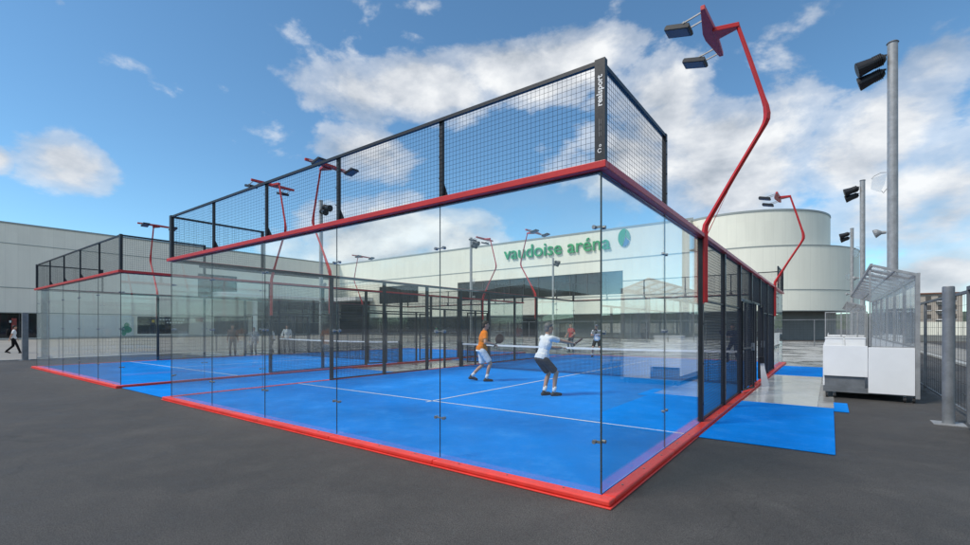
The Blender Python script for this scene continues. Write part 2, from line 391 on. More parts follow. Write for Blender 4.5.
# ------------------------------------------------------------------ padel courts
T = .012        # glass thickness
def mesh_bay(p, u, L, z0, z1, off, pitch=.05, r=.0018):
    """welded wire mesh: p start (x,y), u unit direction, length L"""
    m = MB(); u = V((u[0],u[1],0)); n = V((-u.y,u.x,0))*off; p = V((p[0],p[1],0))+n; k = max(1,round(L/pitch)); h = max(1,round((z1-z0)/pitch))
    for i in range(1,k):
        q = p+u*(L*i/k); m.wire((q.x,q.y,z0),(q.x,q.y,z1), r)
    nn = V((-u.y,u.x,0))*.004
    for j in range(h+1):
        z = z0+(z1-z0)*j/h; a = p+nn; b = p+u*L+nn; m.wire((a.x,a.y,z),(b.x,b.y,z), r)
    return m
def make_court(x0, label):
    """x0 = right long side; the court runs x0-10..x0, y 0..20"""
    t = thing('padel_court', label, 'padel court', (x0,0,0))
    a, b = -10.0, 0.0
    # kerb ring outside the glass
    def ring(mb, o0, o1, z0, z1):
        mb.box(a-o1,b+o1,-o1,-o0,z0,z1); mb.box(a-o1,b+o1,20+o0,20+o1,z0,z1)
        mb.box(a-o1,a-o0,-o0,20+o0,z0,z1); mb.box(b+o0,b+o1,-o0,20+o0,z0,z1); return mb
    g = .0015
    for y0,y1 in ((-.14,-.008),(20.008,20.14)):
        for i in range(5):
            xa = a+2*i+g-(.14 if i == 0 else 0); xb_ = a+2*i+2-g+(.14 if i == 4 else 0)
            kb = MB().box(xa,xb_,y0,y1,GZ+.021,.012).build('kerb', M['kerb'], t, bevel=.014)
            for q in (.35,1.0,1.65):
                ym = y0*.45+y1*.55; MB().tube([(a+2*i+q,ym,.011),(a+2*i+q,ym,.019)],.011,6).build('bolt', M['steel'], kb)
    for xx0,xx1 in ((a-.14,a-.008),(b+.008,b+.14)):
        for i in range(10):
            kb = MB().box(xx0,xx1,2*i+g-(.006 if i == 0 else 0),2*i+2-g+(.006 if i == 9 else 0),GZ+.021,.012).build('kerb', M['kerb'], t, bevel=.014)
            for q in (.35,1.0,1.65):
                xm = (xx0+xx1)/2; MB().tube([(xm,2*i+q,.011),(xm,2*i+q,.019)],.011,6).build('bolt', M['steel'], kb)
    ring(MB(), .0, .156, GZ+.002, GZ+.018).build('kerb_foot', M['kerb'], t, bevel=.006)
    # top channel at 3 m : red outside, black bar inside
    ring(MB(), -.01, .075, 2.997, 3.064).build('top_rail', M['red'], t, bevel=.006)
    mb = MB(); mb.box(a+.012,b-.012,.012,.05,2.98,3.05); mb.box(a+.012,b-.012,19.95,19.988,2.98,3.05)
    mb.box(a+.012,a+.05,.052,19.948,2.98,3.05); mb.box(b-.05,b-.012,.052,19.948,2.98,3.05)
    mb.build('inner_rail', M['black'], t)
    # base angle along the glass foot
    def clip(parent, pts):
        for p, ux in pts:
            m = MB(); p = V(p); ux = V(ux); n = V((-ux.y,ux.x,0))
            m.extr([p-ux*.062-n*.016+V((0,0,-.005)), p+ux*.062-n*.016+V((0,0,-.005)), p+ux*.062-n*.016+V((0,0,.005)), p-ux*.062-n*.016+V((0,0,.005))], n*.032)
            for s in (-1,1):
                c = p+ux*s*.062; m.tube([c-n*.02, c+n*.02], .018, 12)
            m.build('clip', M['steel'], parent)
    ZC = (.48,1.5,2.48)
    for y, sgn in ((0,-1),(20,1)):
        for i in range(5):
            xa = a+2*i; g = MB().box(xa+.003,xa+1.997,y-T/2,y+T/2,.014,2.985).build('glass_panel', M['glass'], t)
            if i:
                clip(g, [((xa,y,z),(1,0,0)) for z in ZC])
                MB().box(xa-.0019,xa+.0019,y-T/2-.001,y+T/2+.001,.014,2.984).build('joint_seal', M['gedge'], g)
    for x in (a,b):
        for y in (0,2.05,15.95,18):
            ya, yb = (y+.003, y+2.047) if y < 16 else (y+.003, y+2.047)
            if y == 0: ya, yb = .010, 2.047
            if y == 18: yb = 19.990
            g = MB().box(x-T/2,x+T/2,ya,yb,.014,2.985).build('glass_panel', M['glass'], t)
            yj = {0:2.05, 2.05:None, 15.95:18.0, 18:None}[y]
            if yj:
                clip(g, [((x,yj,z),(0,1,0)) for z in ZC])
                MB().box(x-T/2-.001,x+T/2+.001,yj-.0019,yj+.0019,.014,2.984).build('joint_seal', M['gedge'], g)
    # corner clips joining the two glass walls
    for x in (a,b):
        for y in (0,20):
            sx = 1 if x == a else -1; sy = 1 if y == 0 else -1
            for z in ZC:
                m = MB()
                m.tube([(x+sx*.065,y-sy*.02,z),(x+sx*.065,y+sy*.023,z)],.018,12); m.tube([(x-sx*.02,y+sy*.065,z),(x+sx*.023,y+sy*.065,z)],.018,12)
                m.box(min(x+sx*.012,x+sx*.09),max(x+sx*.012,x+sx*.09),min(y+sy*.01,y+sy*.022),max(y+sy*.01,y+sy*.022),z-.012,z+.012)
                m.box(min(x+sx*.01,x+sx*.022),max(x+sx*.01,x+sx*.022),min(y+sy*.023,y+sy*.09),max(y+sy*.023,y+sy*.09),z-.012,z+.012)
                m.build('corner_clip', M['steel'], t)
            MB().box(min(x-sx*.009,x+sx*.004),max(x-sx*.009,x+sx*.004),min(y-sy*.009,y+sy*.004),max(y-sy*.009,y+sy*.004),.014,2.984).build('corner_seal', M['gedge'], t)
    # mesh on top of the end walls and 2 m round the corners
    for y, s in ((0,-1),(20,1)):
        for i in range(5):
            mesh_bay((a+2*i,y),(1,0),2,3.07,3.99,0).build('mesh_panel', M['wire'], t, recalc=False)
        for i in range(1,5):
            x = a+2*i; m = MB().box(x-.025,x+.025,y-s*.01 if s>0 else y+.01,y-s*.05 if s>0 else y+.05,3.066,4.0)
            yi = y+.05 if s < 0 else y-.05
            m.extr([(x-.028,yi,3.07),(x-.028,yi-s*.09,3.07),(x-.028,yi,3.24)],(.056,0,0))
            m.extr([(x-.032,yi,3.22),(x-.07,yi,3.07),(x-.032,yi,3.07)],(0,s*.006,0)); m.extr([(x+.032,yi,3.22),(x+.07,yi,3.07),(x+.032,yi,3.07)],(0,s*.006,0))
            for zz in (3.3,3.55,3.8): m.tube([(x,y-s*.0-.012,zz),(x,y+.0-.02,zz)],.008,6)
            m.build('mesh_post', M['black'], t)
        MB().box(a-.01,b+.01,y-.02,y+.02,3.97,4.008).build('mesh_rail', M['black'], t)
        for x in (a,b):
            yy = (0,2.05) if y == 0 else (18,20)
            mesh_bay((x,yy[0]),(0,1),yy[1]-yy[0],3.07,3.99,0).build('mesh_panel', M['wire'], t, recalc=False)
            ra = (.024,2.05) if y == 0 else (18,19.976)
            MB().box(x-.02,x+.02,ra[0],ra[1],3.967,4.008).build('mesh_rail', M['black'], t)
            ye = 2.05 if y == 0 else 18
            m = MB().box(x-.025,x+.025,ye-.03,ye+.03,3.068,4.012)
            for zz in (3.25,3.5,3.75,3.92): m.tube([(x+.02,ye,zz),(x+.032,ye,zz)],.010,8)
            m.build('mesh_post', M['black'], t)
            # broad corner post
            sx = -1 if x == b else 1
            m = MB().box(x-.05,x+.05, y-.03,y+.03, 3.067,4.016)
            m.build('corner_post', M['black'], t)
    # mesh fence along both long sides
    posts = [4.1,6.1,8.1,10.0,11.9,13.9,15.9]
    for x, s in ((a,-1),(b,1)):
        for y in posts:
            m = MB().box(x-.04,x+.04,y-.045,y+.045,GZ+.075,2.984)
            for zz in (.3,.95,1.6,2.3,2.8): m.tube([(x+s*.035,y,zz),(x+s*.05,y,zz)],.013,8)
            m.build('post', M['black'], t)
        for i in range(6):
            y0,y1 = posts[i]+.046, posts[i+1]-.046
            door = (i == 2) or (i == 3)
            if not door:
                mesh_bay((x,y0),(0,1),y1-y0,.03,2.97,0,.05,.0036).build('mesh_panel', M['wire'], t, recalc=False)
                MB().box(x-.015,x+.015,y0,y1,1.975,2.005).build('mid_rail', M['black'], t)
                MB().box(x-.015,x+.015,y0,y1,.016,.05).build('base_rail', M['black'], t)
            else:
                mesh_bay((x,y0),(0,1),y1-y0,2.24,2.97,0,.05,.0036).build('mesh_panel', M['wire'], t, recalc=False)
                MB().box(x-.022,x+.022,y0,y1,2.19,2.24).build('mid_rail', M['black'], t)
                # half of the bay is fixed mesh, the other half is the gateway
                if i == 2: f0,f1,g0,g1,hy,dr = y0+.93,y1,y0,y0+.88,y0,1
                else: f0,f1,g0,g1,hy,dr = y0,y1-.93,y1-.88,y1,y1,-1
                mesh_bay((x,f0),(0,1),f1-f0,.03,2.19,0,.05,.0036).build('mesh_panel', M['wire'], t, recalc=False)
                ym = y0+.905 if i == 2 else y1-.905
                MB().box(x-.03,x+.03,ym-.03,ym+.03,GZ+.075,2.188).build('post', M['black'], t)
                # gate leaf, ajar or swung out
                ang = R(9) if s > 0 else R(42)
                dx,dy = s*math.sin(ang), dr*math.cos(ang)
                L = .85; d = MB(); P = V((x+s*.05, hy+dr*.03,0)); E = P+V((dx,dy,0))*L
                for q in (P,E): d.box(q.x-.02,q.x+.02,q.y-.02,q.y+.02,.06,2.16)
                for z in (.08,1.05,2.14): d.bar((P.x,P.y,z),(E.x,E.y,z),.03,.04)
                door_o = d.build('gate', M['black'], t)
                mesh_bay((P.x,P.y),(dx,dy),L,.1,2.12,0,.05,.0036).build('gate_mesh', M['wire'], door_o, recalc=False)
                q = P+V((dx,dy,0))*(L-.06)
                MB().box(q.x-.035,q.x+.035,q.y-.03,q.y+.03,.98,1.16).build('lock', M['steel'], door_o)
    return t
court1 = make_court(0.0, 'nearest padel court, glass walls with black mesh on top and red kerb, players inside')
court2 = make_court(-13.4, 'padel court further left, empty blue glass cage beyond the gap')
# lettering on the near corner post
Mx = Matrix.Translation((.024,-.0325,3.575)) @ Matrix.Rotation(R(90),4,'X') @ Matrix.Rotation(R(90),4,'Z')
M['lettering'] = paint('white_vinyl', (.78,.78,.78), .5, .03, 10)
M['greyletter'] = paint('grey_vinyl', (.16,.16,.17), .5, .05, 10)
text_mesh('lettering', 'realsport', .078, M['lettering'], court1, Mx, .001, bold=.002)
mb = MB()
def ring_mark(mb, cx, cz, r0, r1, a0, a1, y, n=16):
    for i in range(n):
        p, q = R(a0+(a1-a0)*i/n), R(a0+(a1-a0)*(i+1)/n)
        mb.quad((cx+r0*math.cos(p),y,cz+r0*math.sin(p)),(cx+r1*math.cos(p),y,cz+r1*math.sin(p)),(cx+r1*math.cos(q),y,cz+r1*math.sin(q)),(cx+r0*math.cos(q),y,cz+r0*math.sin(q)))
ring_mark(mb,0.0,3.17,.014,.021,30,330,-.0325); ring_mark(mb,0.006,3.215,.006,.012,0,360,-.0325)
mb.build('emblem', M['lettering'], court1)
mb = MB()
for i, (z0, z1) in enumerate(((3.30,3.345),(3.352,3.40),(3.408,3.46))):
    mb.quad((-.008,-.0325,z0),(-.001,-.0325,z0),(-.001,-.0325,z1),(-.008,-.0325,z1)); mb.quad((.010,-.0325,z0+.004),(.015,-.0325,z0+.004),(.015,-.0325,z1-.006),(.010,-.0325,z1-.006))
mb.build('small_print', M['greyletter'], court1)

def court_floor(x0):
    struct(MB().box(x0-9.993,x0-.007,.007,19.993,GZ+.006,0).build('court_floor', M['turf']))
    m = MB(); z = .004
    def ln(xa,xb,ya,yb): m.quad((x0+xa,ya,z),(x0+xb,ya,z),(x0+xb,yb,z),(x0+xa,yb,z))
    for y in (3.05,16.95): ln(-9.99,-.01,y-.025,y+.025)
    ln(-5.025,-4.975,3.025+.05-.2,16.97+.15-.0)
    m.f = m.f; struct(m.build('court_lines', M['whiteline']))
court_floor(0); court_floor(-13.4)
# mats and strips of turf laid beside the courts
def mat_(x0,x1,y0,y1,label,extra=None):
    m = MB(); m.box(x0,x1,y0,y1,GZ+.005,GZ+.018)
    if extra: m.box(*extra,GZ+.005,GZ+.018)
    return tag(m.build('turf_mat', M['mat'], bevel=.004), label, 'turf mat', 'blue turf mats beside the courts')
mat_(.16,1.75,3.2,7.3,'large blue turf mat on the asphalt beside the near court, left of the white shelter', (1.752,1.98,6.95,8.2))
mat_(.16,1.5,14.2,18.6,'small far blue turf mat beyond the shiny concrete strip on the right')
mat_(-13.24,-10.16,-.02,7.2,'blue turf mat filling the near half of the gap between both courts')
mat_(-13.24,-10.16,13.2,20,'blue turf mat filling the far half of the gap between both courts')

M['plate_wet'] = concrete('wet_plate', (.58,.58,.56), (.78,.78,.75), (.02,.22), .9)
m = MB()
for i in range(3): m.box(.17,1.49,7.22+2.32*i if i else 7.32,7.22+2.32*(i+1)-.012,GZ+.005,GZ+.016)
tag(m.build('floor_plate', M['plate_wet'], bevel=.003), 'shiny wet pale floor plate between the blue mats outside the right gate', 'floor plate')
# nets
def make_net(x0, label):
    t = thing('padel_net', label, 'net', (x0-5,10,0))
    def top(x): return .88+.04*(abs(x)/5)**2
    m = MB(); n = 235
    for i in range(n+1):
        x = -4.93+9.86*i/n; m.wire((x,0,.03),(x,0,top(x)-.03), .006)
    for j in range(20):
        z = .03+.042*j; m.wire((-4.93,.004,z),(4.93,.010,z), .006)
    m.build('net_mesh', M['netcord'], t, recalc=False)
    m = MB()
    for i in range(20):
        xa,xb = -4.93+9.86*i/20, -4.93+9.86*(i+1)/20
        m.add([(xa,-.012,top(xa)-.06),(xb,-.012,top(xb)-.06),(xb,.012,top(xb)-.06),(xa,.012,top(xa)-.06),(xa,-.012,top(xa)),(xb,-.012,top(xb)),(xb,.012,top(xb)),(xa,.012,top(xa))],
              [(3,2,1,0),(4,5,6,7),(0,1,5,4),(2,3,7,6)])
    m.build('tape', M['tape'], t)
    for s in (-1,1):
        p = MB().box(s*4.945-.04,s*4.945+.04,-.05,.05,.002,.96); p.tube([(s*4.945,-.08,.9),(s*4.945,.08,.9)],.045,10)
        p.box(s*4.945-.06,s*4.945+.06,-.12,.12,.002,.02)
        p.build('net_post', M['black'], t, bevel=.004)
make_net(0,'padel net with white tape across the near court, in front of the far players')
make_net(-13.4,'padel net with white tape across the empty court on the left')

# floodlight masts of the courts : bent red poles with T heads
def make_mast():
    t = thing('floodlight_mast','', 'floodlight', (0,0,0), 0, 'red floodlight masts round the courts')
    # local: +x = out of the court
    m = MB()
    path = [(.06,0,1.95),(.06,0,3.10),(.075,0,3.20),(.15,0,3.34),(.50,0,3.95),(.84,0,4.52),(.90,0,4.63),(.925,0,4.70),(.93,0,4.78),(.915,0,4.90),(.88,0,5.03),(.71,0,5.65),(.53,0,6.28)]
    ww = [.052,.052,.050,.043,.038,.037,.044,.050,.050,.043,.036,.034,.031]
    m.tube(path, ww, 4)
    m.build('pole', M['red'], t, bevel=.006)
    m = MB(); m.extr([(.018,-.01,2.86),(.40,-.01,3.70),(.08,-.01,3.02)],(0,.02,0))
    m.extr([(.049,-.047,1.93),(.049,.047,1.93),(.049,.047,2.98),(.049,-.047,2.98)],(-.007,0,0))
    m.build('bracket', M['red'], t)
    m = MB(); m.extr([(.56,-.035,6.30),(.56,.035,6.30),(.20,.15,6.29),(.20,-.15,6.29)],(0,0,-.07)); m.build('arm', M['red'], t, bevel=.006)
    m = MB(); m.extr([(.21,-.74,6.25),(.24,0,6.25),(.21,.74,6.25),(.15,.74,6.25),(.05,0.1,6.25),(.05,-.1,6.25),(.15,-.74,6.25)],(0,0,.07)); m.build('crossbar', M['red'], t, bevel=.006)
    for s in (-1,1):
        y = s*.55
        l = MB(); th = R(-14); c, sn = math.cos(th), math.sin(th)
        def rot(p): x,z = p[0], p[1]; return (-.20+x*c-z*sn, 6.18+x*sn+z*c)
        P = [rot(p) for p in ((-.19,-.035),(.17,-.035),(.19,-.01),(.17,.04),(-.17,.04),(-.19,.01))]
        l.extr([(x,y-.13,z) for x,z in P],(0,.26,0))
        lo = l.build('lamp', M['black'], t, bevel=.006)
        q = [rot(p) for p in ((-.17,-.040),(.15,-.040),(.15,-.036),(-.17,-.036))]
        MB().extr([(x,y-.115,z) for x,z in q],(0,.23,0)).build('lens', M['lampglass'], lo)
        m = MB(); 
        for yy in (y-.10,y+.10): m.bar((.14,yy,6.27),(-.16,yy,6.20),.02,.02)
        m.tube([(-.1,y-.14,6.20),(-.1,y+.14,6.20)],.014,8)
        m.build('lamp_rod', M['galv'], t)
    return t
mast = make_mast()
mlabels = [((0,4.1),0,'large bent red floodlight mast on the right side of the near court, reaching highest'),
           ((0,15.9),0,'smaller bent red floodlight mast before the round building end on the right'),
           ((-10,4.1),math.pi,'bent red floodlight mast on the left side of the near court, near its front glass'),
           ((-10,15.9),math.pi,'bent red floodlight mast at the far left corner of the near court, crossing green lettering'),
           ((-13.4,4.1),0,'bent red floodlight mast on the right front of the left court, behind top mesh'),
           ((-13.4,15.9),0,'small bent red floodlight mast just left of the green wall lettering'),
           ((-23.4,4.1),math.pi,'leftmost bent red floodlight mast, at the outer front of the left court'),
           ((-23.4,15.9),math.pi,'small bent red floodlight mast at the outer far end of the left court')]
for i, ((x,y),rz,lb) in enumerate(mlabels):
    o = mast if i == 0 else dup(mast); o.location = (x,y,0); o.rotation_euler = (0,0,rz); o['label'] = lb

# white board leaning on the right gate
t = thing('leaning_board','low white wedge board with a black box outside the near court right gate','board',(.22,10.62,GZ+.004), 0)
MB().extr([(-.04,-.02,0),(.15,-.02,0),(.05,-.02,.45),(.01,-.02,.78),(-.07,-.02,.78)],(0,.05,0)).build('panel', M['white'], t, bevel=.006)
MB().box(-.09,.04,-.075,-.022,.62,.80).build('box', M['black'], t, bevel=.01)

# ------------------------------------------------------------------ floodlight poles of the yard
def make_pole():
    t = thing('lamp_pole','', 'lamp pole', (0,0,GZ), 0, 'tall grey lamp poles in two rows')
    MB().tube([(0,0,0),(0,0,11.7)],[.158,.148],24).build('pole', M['galv'], t, smooth=False)
    MB().tube([(0,0,11.7),(0,0,11.74)],[.178,.15],24).build('cap', M['galvdark'], t)
    MB().tube([(0,0,0),(0,0,.05)],.30,24).build('base_plate', M['galvdark'], t)
    for z, dy, sc in ((11.16,-.10,1.08),(10.76,.14,1.0)):
        m = MB(); d = V((-.93,dy*.6,-.27)).normalized(); s0 = V((-.20,dy,z+.05))
        rr = [.09,.15,.18,.19,.24,.25]; tt = [0,.06,.18,.34,.70,.76]
        m.tube([s0+d*k*sc for k in tt],[r*sc for r in rr],18)
        for k in (.10,.15,.20,.25,.30): m.tube([s0+d*k*sc, s0+d*(k+.02)*sc],.205*sc,18)
        o = m.build('lamp', M['black'], t, smooth=False)
        MB().tube([s0+d*.762*sc, s0+d*.772*sc],.23*sc,18).build('lens', M['darkglass'], o)
        m = MB(); m.bar((-.16,dy,z+.12),(-.42,dy,z+.16),.06,.05); m.bar((-.42,dy,z+.16),s0+d*.3,.05,.05); m.build('lamp_arm', M['black'], t)
    # white antenna plate on a thin arm and a horn loudspeaker lower down
    m = MB(); m.tube([(-.16,0,7.14),(-.32,0,7.16),(-.52,-.02,7.06),(-.58,-.03,6.98)],.012,8); m.tube([(-.16,0,6.55),(-.25,0,6.42),(-.30,0,6.50)],.014,8); m.build('antenna_arm', M['galv'], t)
    m = MB(); m.extr([(-.56,-.03,7.0),(-.16,-.03,7.08),(-.22,-.03,6.72),(-.33,-.03,6.46),(-.60,-.03,6.62)],(0,.02,0)); m.build('antenna_plate', M['poly'], t)
    m = MB(); m.tube([(-.17,0,5.0),(-.30,0,5.0),(-.42,0,5.0),(-.5,0,4.97)],[.05,.06,.14,.16],14); m.build('loudspeaker', M['galv'], t)
    return t
lp = make_pole()
for i, (x,y,rz,lb) in enumerate([(3.47,17.8,0,'tallest looking grey lamp pole with black floodlights, right behind the transparent shelter'),
        (3.47,37.1,0,'grey lamp pole second in the right row, with floodlight just under its top'),
        (3.47,56.5,0,'farthest grey lamp pole of the right row, in front of the round building end'),
        (-31,17.8,math.pi,'grey lamp pole of the left row, seen through the top mesh of the near court'),
        (-31,37.1,math.pi,'grey lamp pole left of the green wall lettering, before the white facade'),
        (-31,56.5,math.pi,'farthest grey lamp pole of the left row, standing in front of the green lettering'),
        (-31,-1.55,math.pi,'grey lamp pole outside the left edge, mirrored in the left glass wall')]):
    o = lp if i == 0 else dup(lp); o.location = (x,y,GZ); o.rotation_euler = (0,0,rz); o['label'] = lb

# ------------------------------------------------------------------ bench shelters on wheels (right)
def make_shelter(label, y0, L=13.0, nb=6):
    t = thing('bench_shelter', label, 'shelter', (0,y0,GZ))
    xf, xm, xb = 1.56, 2.36, 3.20; z0 = .20
    m = MB(); m.box(xf,xb,0,L,z0,z0+.05); m.box(xf,xf+.06,0,L,z0-.06,z0-.002); m.box(xb-.06,xb,0,L,z0-.06,z0-.002); m.box(xf+.062,xb-.062,.0,.06,z0-.06,z0-.002)
    m.build('deck', M['galvdark'], t)
    # caster wheels
    for x in (xf+.14, xb-.16):
        for y in (.05, L*.5, L-.2):
            for dx in (-.07,.07):
                w = MB().tube([(x+dx-.02,y,.058),(x+dx+.02,y,.058)],.058,14).build('caster', M['wheel'], t)
                MB().bar((x+dx,y,.05),(x+dx,y+.02,z0-.062),.05,.03).build('fork', M['steel'], w)
    # white end boards
    MB().box(xf+.005,xm-.004,.0,.04,.50,1.19).build('front_board', M['white'], t, bevel=.006)
    MB().box(xm+.004,xb-.075,-.035,-.003,.16,1.165).build('end_board', M['white'], t, bevel=.006)
    m = MB(); m.box(xf+.01,xm,.042,L-.01,.62,.66); m.box(xf,xf+.03,.045,L,.27,1.17); m.build('counter', M['white'], t)
    for k in range(nb+1):
        yy = min(max(.07,L*k/nb),L-.05); MB().box(xf+.035,xm-.05,yy-.02,yy+.02,z0+.052,.618).build('bench_leg', M['galvdark'], t)
    # back wall : posts and clear panes, bench board low down
    for k in range(nb+1):
        y = L*k/nb; w = .10 if k in (0,nb) else .07
        yy = min(max(y,w/2),L-w/2)
        MB().box(xb-.07,xb,yy-w/2,yy+w/2,z0+.052,2.70).build('post', M['galv'], t, bevel=.004)
    for k in range(nb):
        ya,yb = L*k/nb+.06, L*(k+1)/nb-.06
        MB().box(xb-.04,xb-.03,ya,yb,1.2,2.62).build('pane', M['poly'], t)
        # ribs of the clear sheets
        q = (yb-ya)/2
        MB().box(xb-.052,xb-.043,ya+q-.06,ya+q+.06,1.21,2.6).build('sheet_rib', M['poly'], t)
        MB().box(xb-.06,xb-.02,ya,yb,.26,1.16).build('back_board', M['white'], t)
    MB().box(xb-.065,xb-.005,.05,L-.05,2.63,2.69).build('back_rail', M['galv'], t); MB().box(xb-.066,xb-.012,.06,L-.06,1.165,1.198).build('back_rail', M['galv'], t)
    # end glazing above the white board
    MB().box(xm+.05,xb-.075,.0,.008,1.19,2.62).build('end_pane', M['poly'], t)
    m = MB(); m.box(xm+.02,xm+.05,-.01,.03,1.19,2.86); m.box(xm+.052,xb-.072,-.008,.028,1.168,1.188)
    m.box(xb-.07,xb,-.045,-.003,.10,2.71)
    m.build('end_frame', M['galv'], t)
    # roof rising towards the court
    def rz(x): return 2.72+(xb-x)/(xb-2.42)*.25
    xr = 2.42
    m = MB(); m.add([(xr,.0,rz(xr)),(xb,0,rz(xb)),(xb,L,rz(xb)),(xr,L,rz(xr)),(xr,.0,rz(xr)+.01),(xb,0,rz(xb)+.01),(xb,L,rz(xb)+.01),(xr,L,rz(xr)+.01)],
          [(3,2,1,0),(4,5,6,7),(0,1,5,4),(1,2,6,5),(2,3,7,6),(3,0,4,7)]); m.build('roof_pane', M['poly'], t)
    m = MB()
    m.bar((xr,-.02,rz(xr)),(xr,L+.02,rz(xr)),.05,.06); m.bar((xb-.02,-.02,rz(xb)),(xb-.02,L+.02,rz(xb)),.05,.05)
    for k in range(2*nb+1):
        y = L*k/(2*nb); m.bar((xr+.028,y,rz(xr)-.015),(xb-.048,y,rz(xb)-.015),.04,.05)
    m.bar(((xr+xb)/2,.03,rz((xr+xb)/2)-.03),((xr+xb)/2,L-.03,rz((xr+xb)/2)-.03),.03,.03)
    m.build('roof_frame', M['galv'], t)
    return t
make_shelter('nearest transparent bench shelter on wheels with white end boards', 9.15)
make_shelter('second transparent bench shelter behind the nearest one, near the lamp poles', 27.5, 12.0)
for i, (xa,xb_,lb) in enumerate(((1.60,1.93,'left white box lying on the shelter counter'),(1.97,2.33,'right white box lying on the shelter counter'))):
    m = MB().box(xa,xb_,9.35,9.75,.605,1.28); m.box(xa-.01,xb_+.01,9.34,9.76,1.282,1.31)
    tag(m.build('white_box', M['white'], bevel=.01), lb, 'box', 'white boxes on the shelter counter')
# wire screens between the shelters
t = thing('mesh_screen','grey wire mesh screen standing between the two transparent shelters','screen',(1.5,24.6,GZ))
m = MB()
for x in (0,.62,1.24,1.6): m.box(x-.025,x+.025,-.025,.025,0,2.35)
m.box(-.02,1.62,-.02,.02,2.31,2.36); m.box(-.02,1.62,-.021,.021,1.1,1.14); m.build('frame', M['galv'], t)
m = MB()
for i in range(27): x=.06*i+.02; m.wire((x,.0,.1),(x,.0,2.3),.004)
for j in range(37): m.wire((.02,.006,.1+.06*j),(1.6,.006,.1+.06*j),.004)
m.build('wire_mesh', M['galv'], t, recalc=False)

# ------------------------------------------------------------------ right boundary fence
t = thing('steel_post','thick grey round steel post standing alone near the right edge','post',(3.27,6.7,GZ))
MB().tube([(0,0,0),(0,0,2.27)],[.080,.078],28).build('column', M['concpost'], t); MB().tube([(0,0,2.27),(0,0,2.285)],[.078,.07],28).build('cap', M['galvdark'], t)
MB().box(-.2,.2,-.2,.2,0,.012).build('base_plate', M['galv'], t)
def fence(label, p0, p1, h, nb, pitch=.2, post=.06, mat='galvdark', r=.003):
    p0, p1 = V((*p0,0)), V((*p1,0)); u = (p1-p0).normalized(); L = (p1-p0).length
    t = thing('wire_fence', label, 'fence', (p0.x,p0.y,GZ))
    for k in range(nb+1):
        q = u*(L*k/nb); MB().box(q.x-post/2,q.x+post/2,q.y-post/2,q.y+post/2,0,h).build('post', M[mat], t)
    m = MB(); n = V((-u.y,u.x,0))*.0
    m.bar((u*.0).to_3d()+V((0,0,h+.025)), u*L+V((0,0,h+.025)), .05,.05); m.bar(V((0,0,.12)), u*L+V((0,0,.12)),.03,.03); m.build('rail', M[mat], t)
    m = MB(); k = int(L/pitch)
    for i in range(k+1): q = u*(L*i/k); m.wire((q.x,q.y,.12),(q.x,q.y,h),r)
    nn = V((-u.y,u.x,0))*2*r
    for j in range(int(h/.2)): z=.2+.2*j; m.wire(nn+V((0,0,z)), u*L+nn+V((0,0,z)), r)
    m.build('wire_mesh', M['wire'], t, recalc=False)
    return t
fence('long dark wire fence on the right, running back behind the shelters', (3.62,6.95), (3.62,57), 2.2, 20, .25)
fence('distant wire fence crossing in front of the arena behind both courts', (-30,43.5), (3.4,43.5), 2.2, 12, .25)
fence('low grey railing along the pale paving beyond the left court', (-30.6,2.0), (-30.6,43.3), 1.05, 16, .13, .05, 'galvdark', .006)
t = thing('steel_gate','galvanised steel gate at the right edge beside the round post','gate',(3.45,6.5,GZ))
m = MB(); m.box(-.03,.03,-.22,-.16,.05,2.25); m.box(-.03,.03,-1.6,-.222,2.19,2.25); m.box(-.03,.03,-1.6,-.222,.05,.11); m.build('frame', M['galvdark'], t)
m = MB(); m.box(-.012,.012,-.60,-.30,.32,2.12)
m.build('plate', M['plate'], t, bevel=.004)
for z in (.6,1.15,1.7):
    for y in (-.56,-.34): MB().tube([(-.012,y,z),(-.024,y,z)],.015,8).build('bolt', M['steel'], t)
m = MB()
for i in range(20): m.wire((0,-.62-.05*i,.12),(0,-.62-.05*i,2.18),.003)
for j in range(20): m.wire((.006,-1.6,.15+.1*j),(.006,-.62,.15+.1*j),.003)
m.build('wire_mesh', M['galvdark'], t, recalc=False)
t = thing('steel_post','square galvanised fence post by the pale paving at the left edge','post',(-29.7,.6,GZ))
MB().box(-.11,.11,-.11,.11,0,2.3).build('column', M['concpost'], t, bevel=.01); MB().box(-.2,.2,-.2,.2,0,.012).build('base_plate', M['galv'], t)

# boundary wall and houses beyond, right
t = thing('boundary_wall','pale panel wall far beyond the right wire fence','wall',(7.5,69,GZ))
m = MB()
for i in range(16): m.box(i*2.0+.03,i*2.0+1.97,-.06,.06,.7,2.2)
m.build('panel', M['clad_x'], t); MB().box(0,32,-.1,.1,0,.698).build('base', M['lowwall'], t)
M['ochre'] = paint('ochre_render', (.42,.37,.31), .85, .1, .4)
M['shutter'] = paint('shutter', (.10,.09,.08), .6, .2, 2)
M['tile'] = paint('roof_tile', (.24,.11,.07), .85, .25, 1.5)
t = thing('apartment_house','ochre apartment house far away between shelter and round post','house',(25,200,GZ))
W_ = 9.6; H_ = 12.2
MB().box(0,W_,0,12,0,H_).build('wall', M['ochre'], t)
MB().prism([(-.6,-.6),(W_+.6,-.6),(W_+.6,12.6),(-.6,12.6)],H_,H_+.35).build('roof', M['tile'], t)
for i in range(3):
    for j in range(4):
        x = 1.2+2.9*i; z = 1.2+2.9*j
        w = MB().box(x,x+1.3,-.05,.02,z,z+1.6).build('window', M['shutter'], t); MB().box(x-.12,x+1.42,-.16,-.02,z-.14,z-.02).build('sill', M['white'], w)
for j in range(1,4):
    MB().box(3.4,5.9,-1.1,-.002,.95+2.9*j,1.05+2.9*j).build('balcony', M['white'], t)

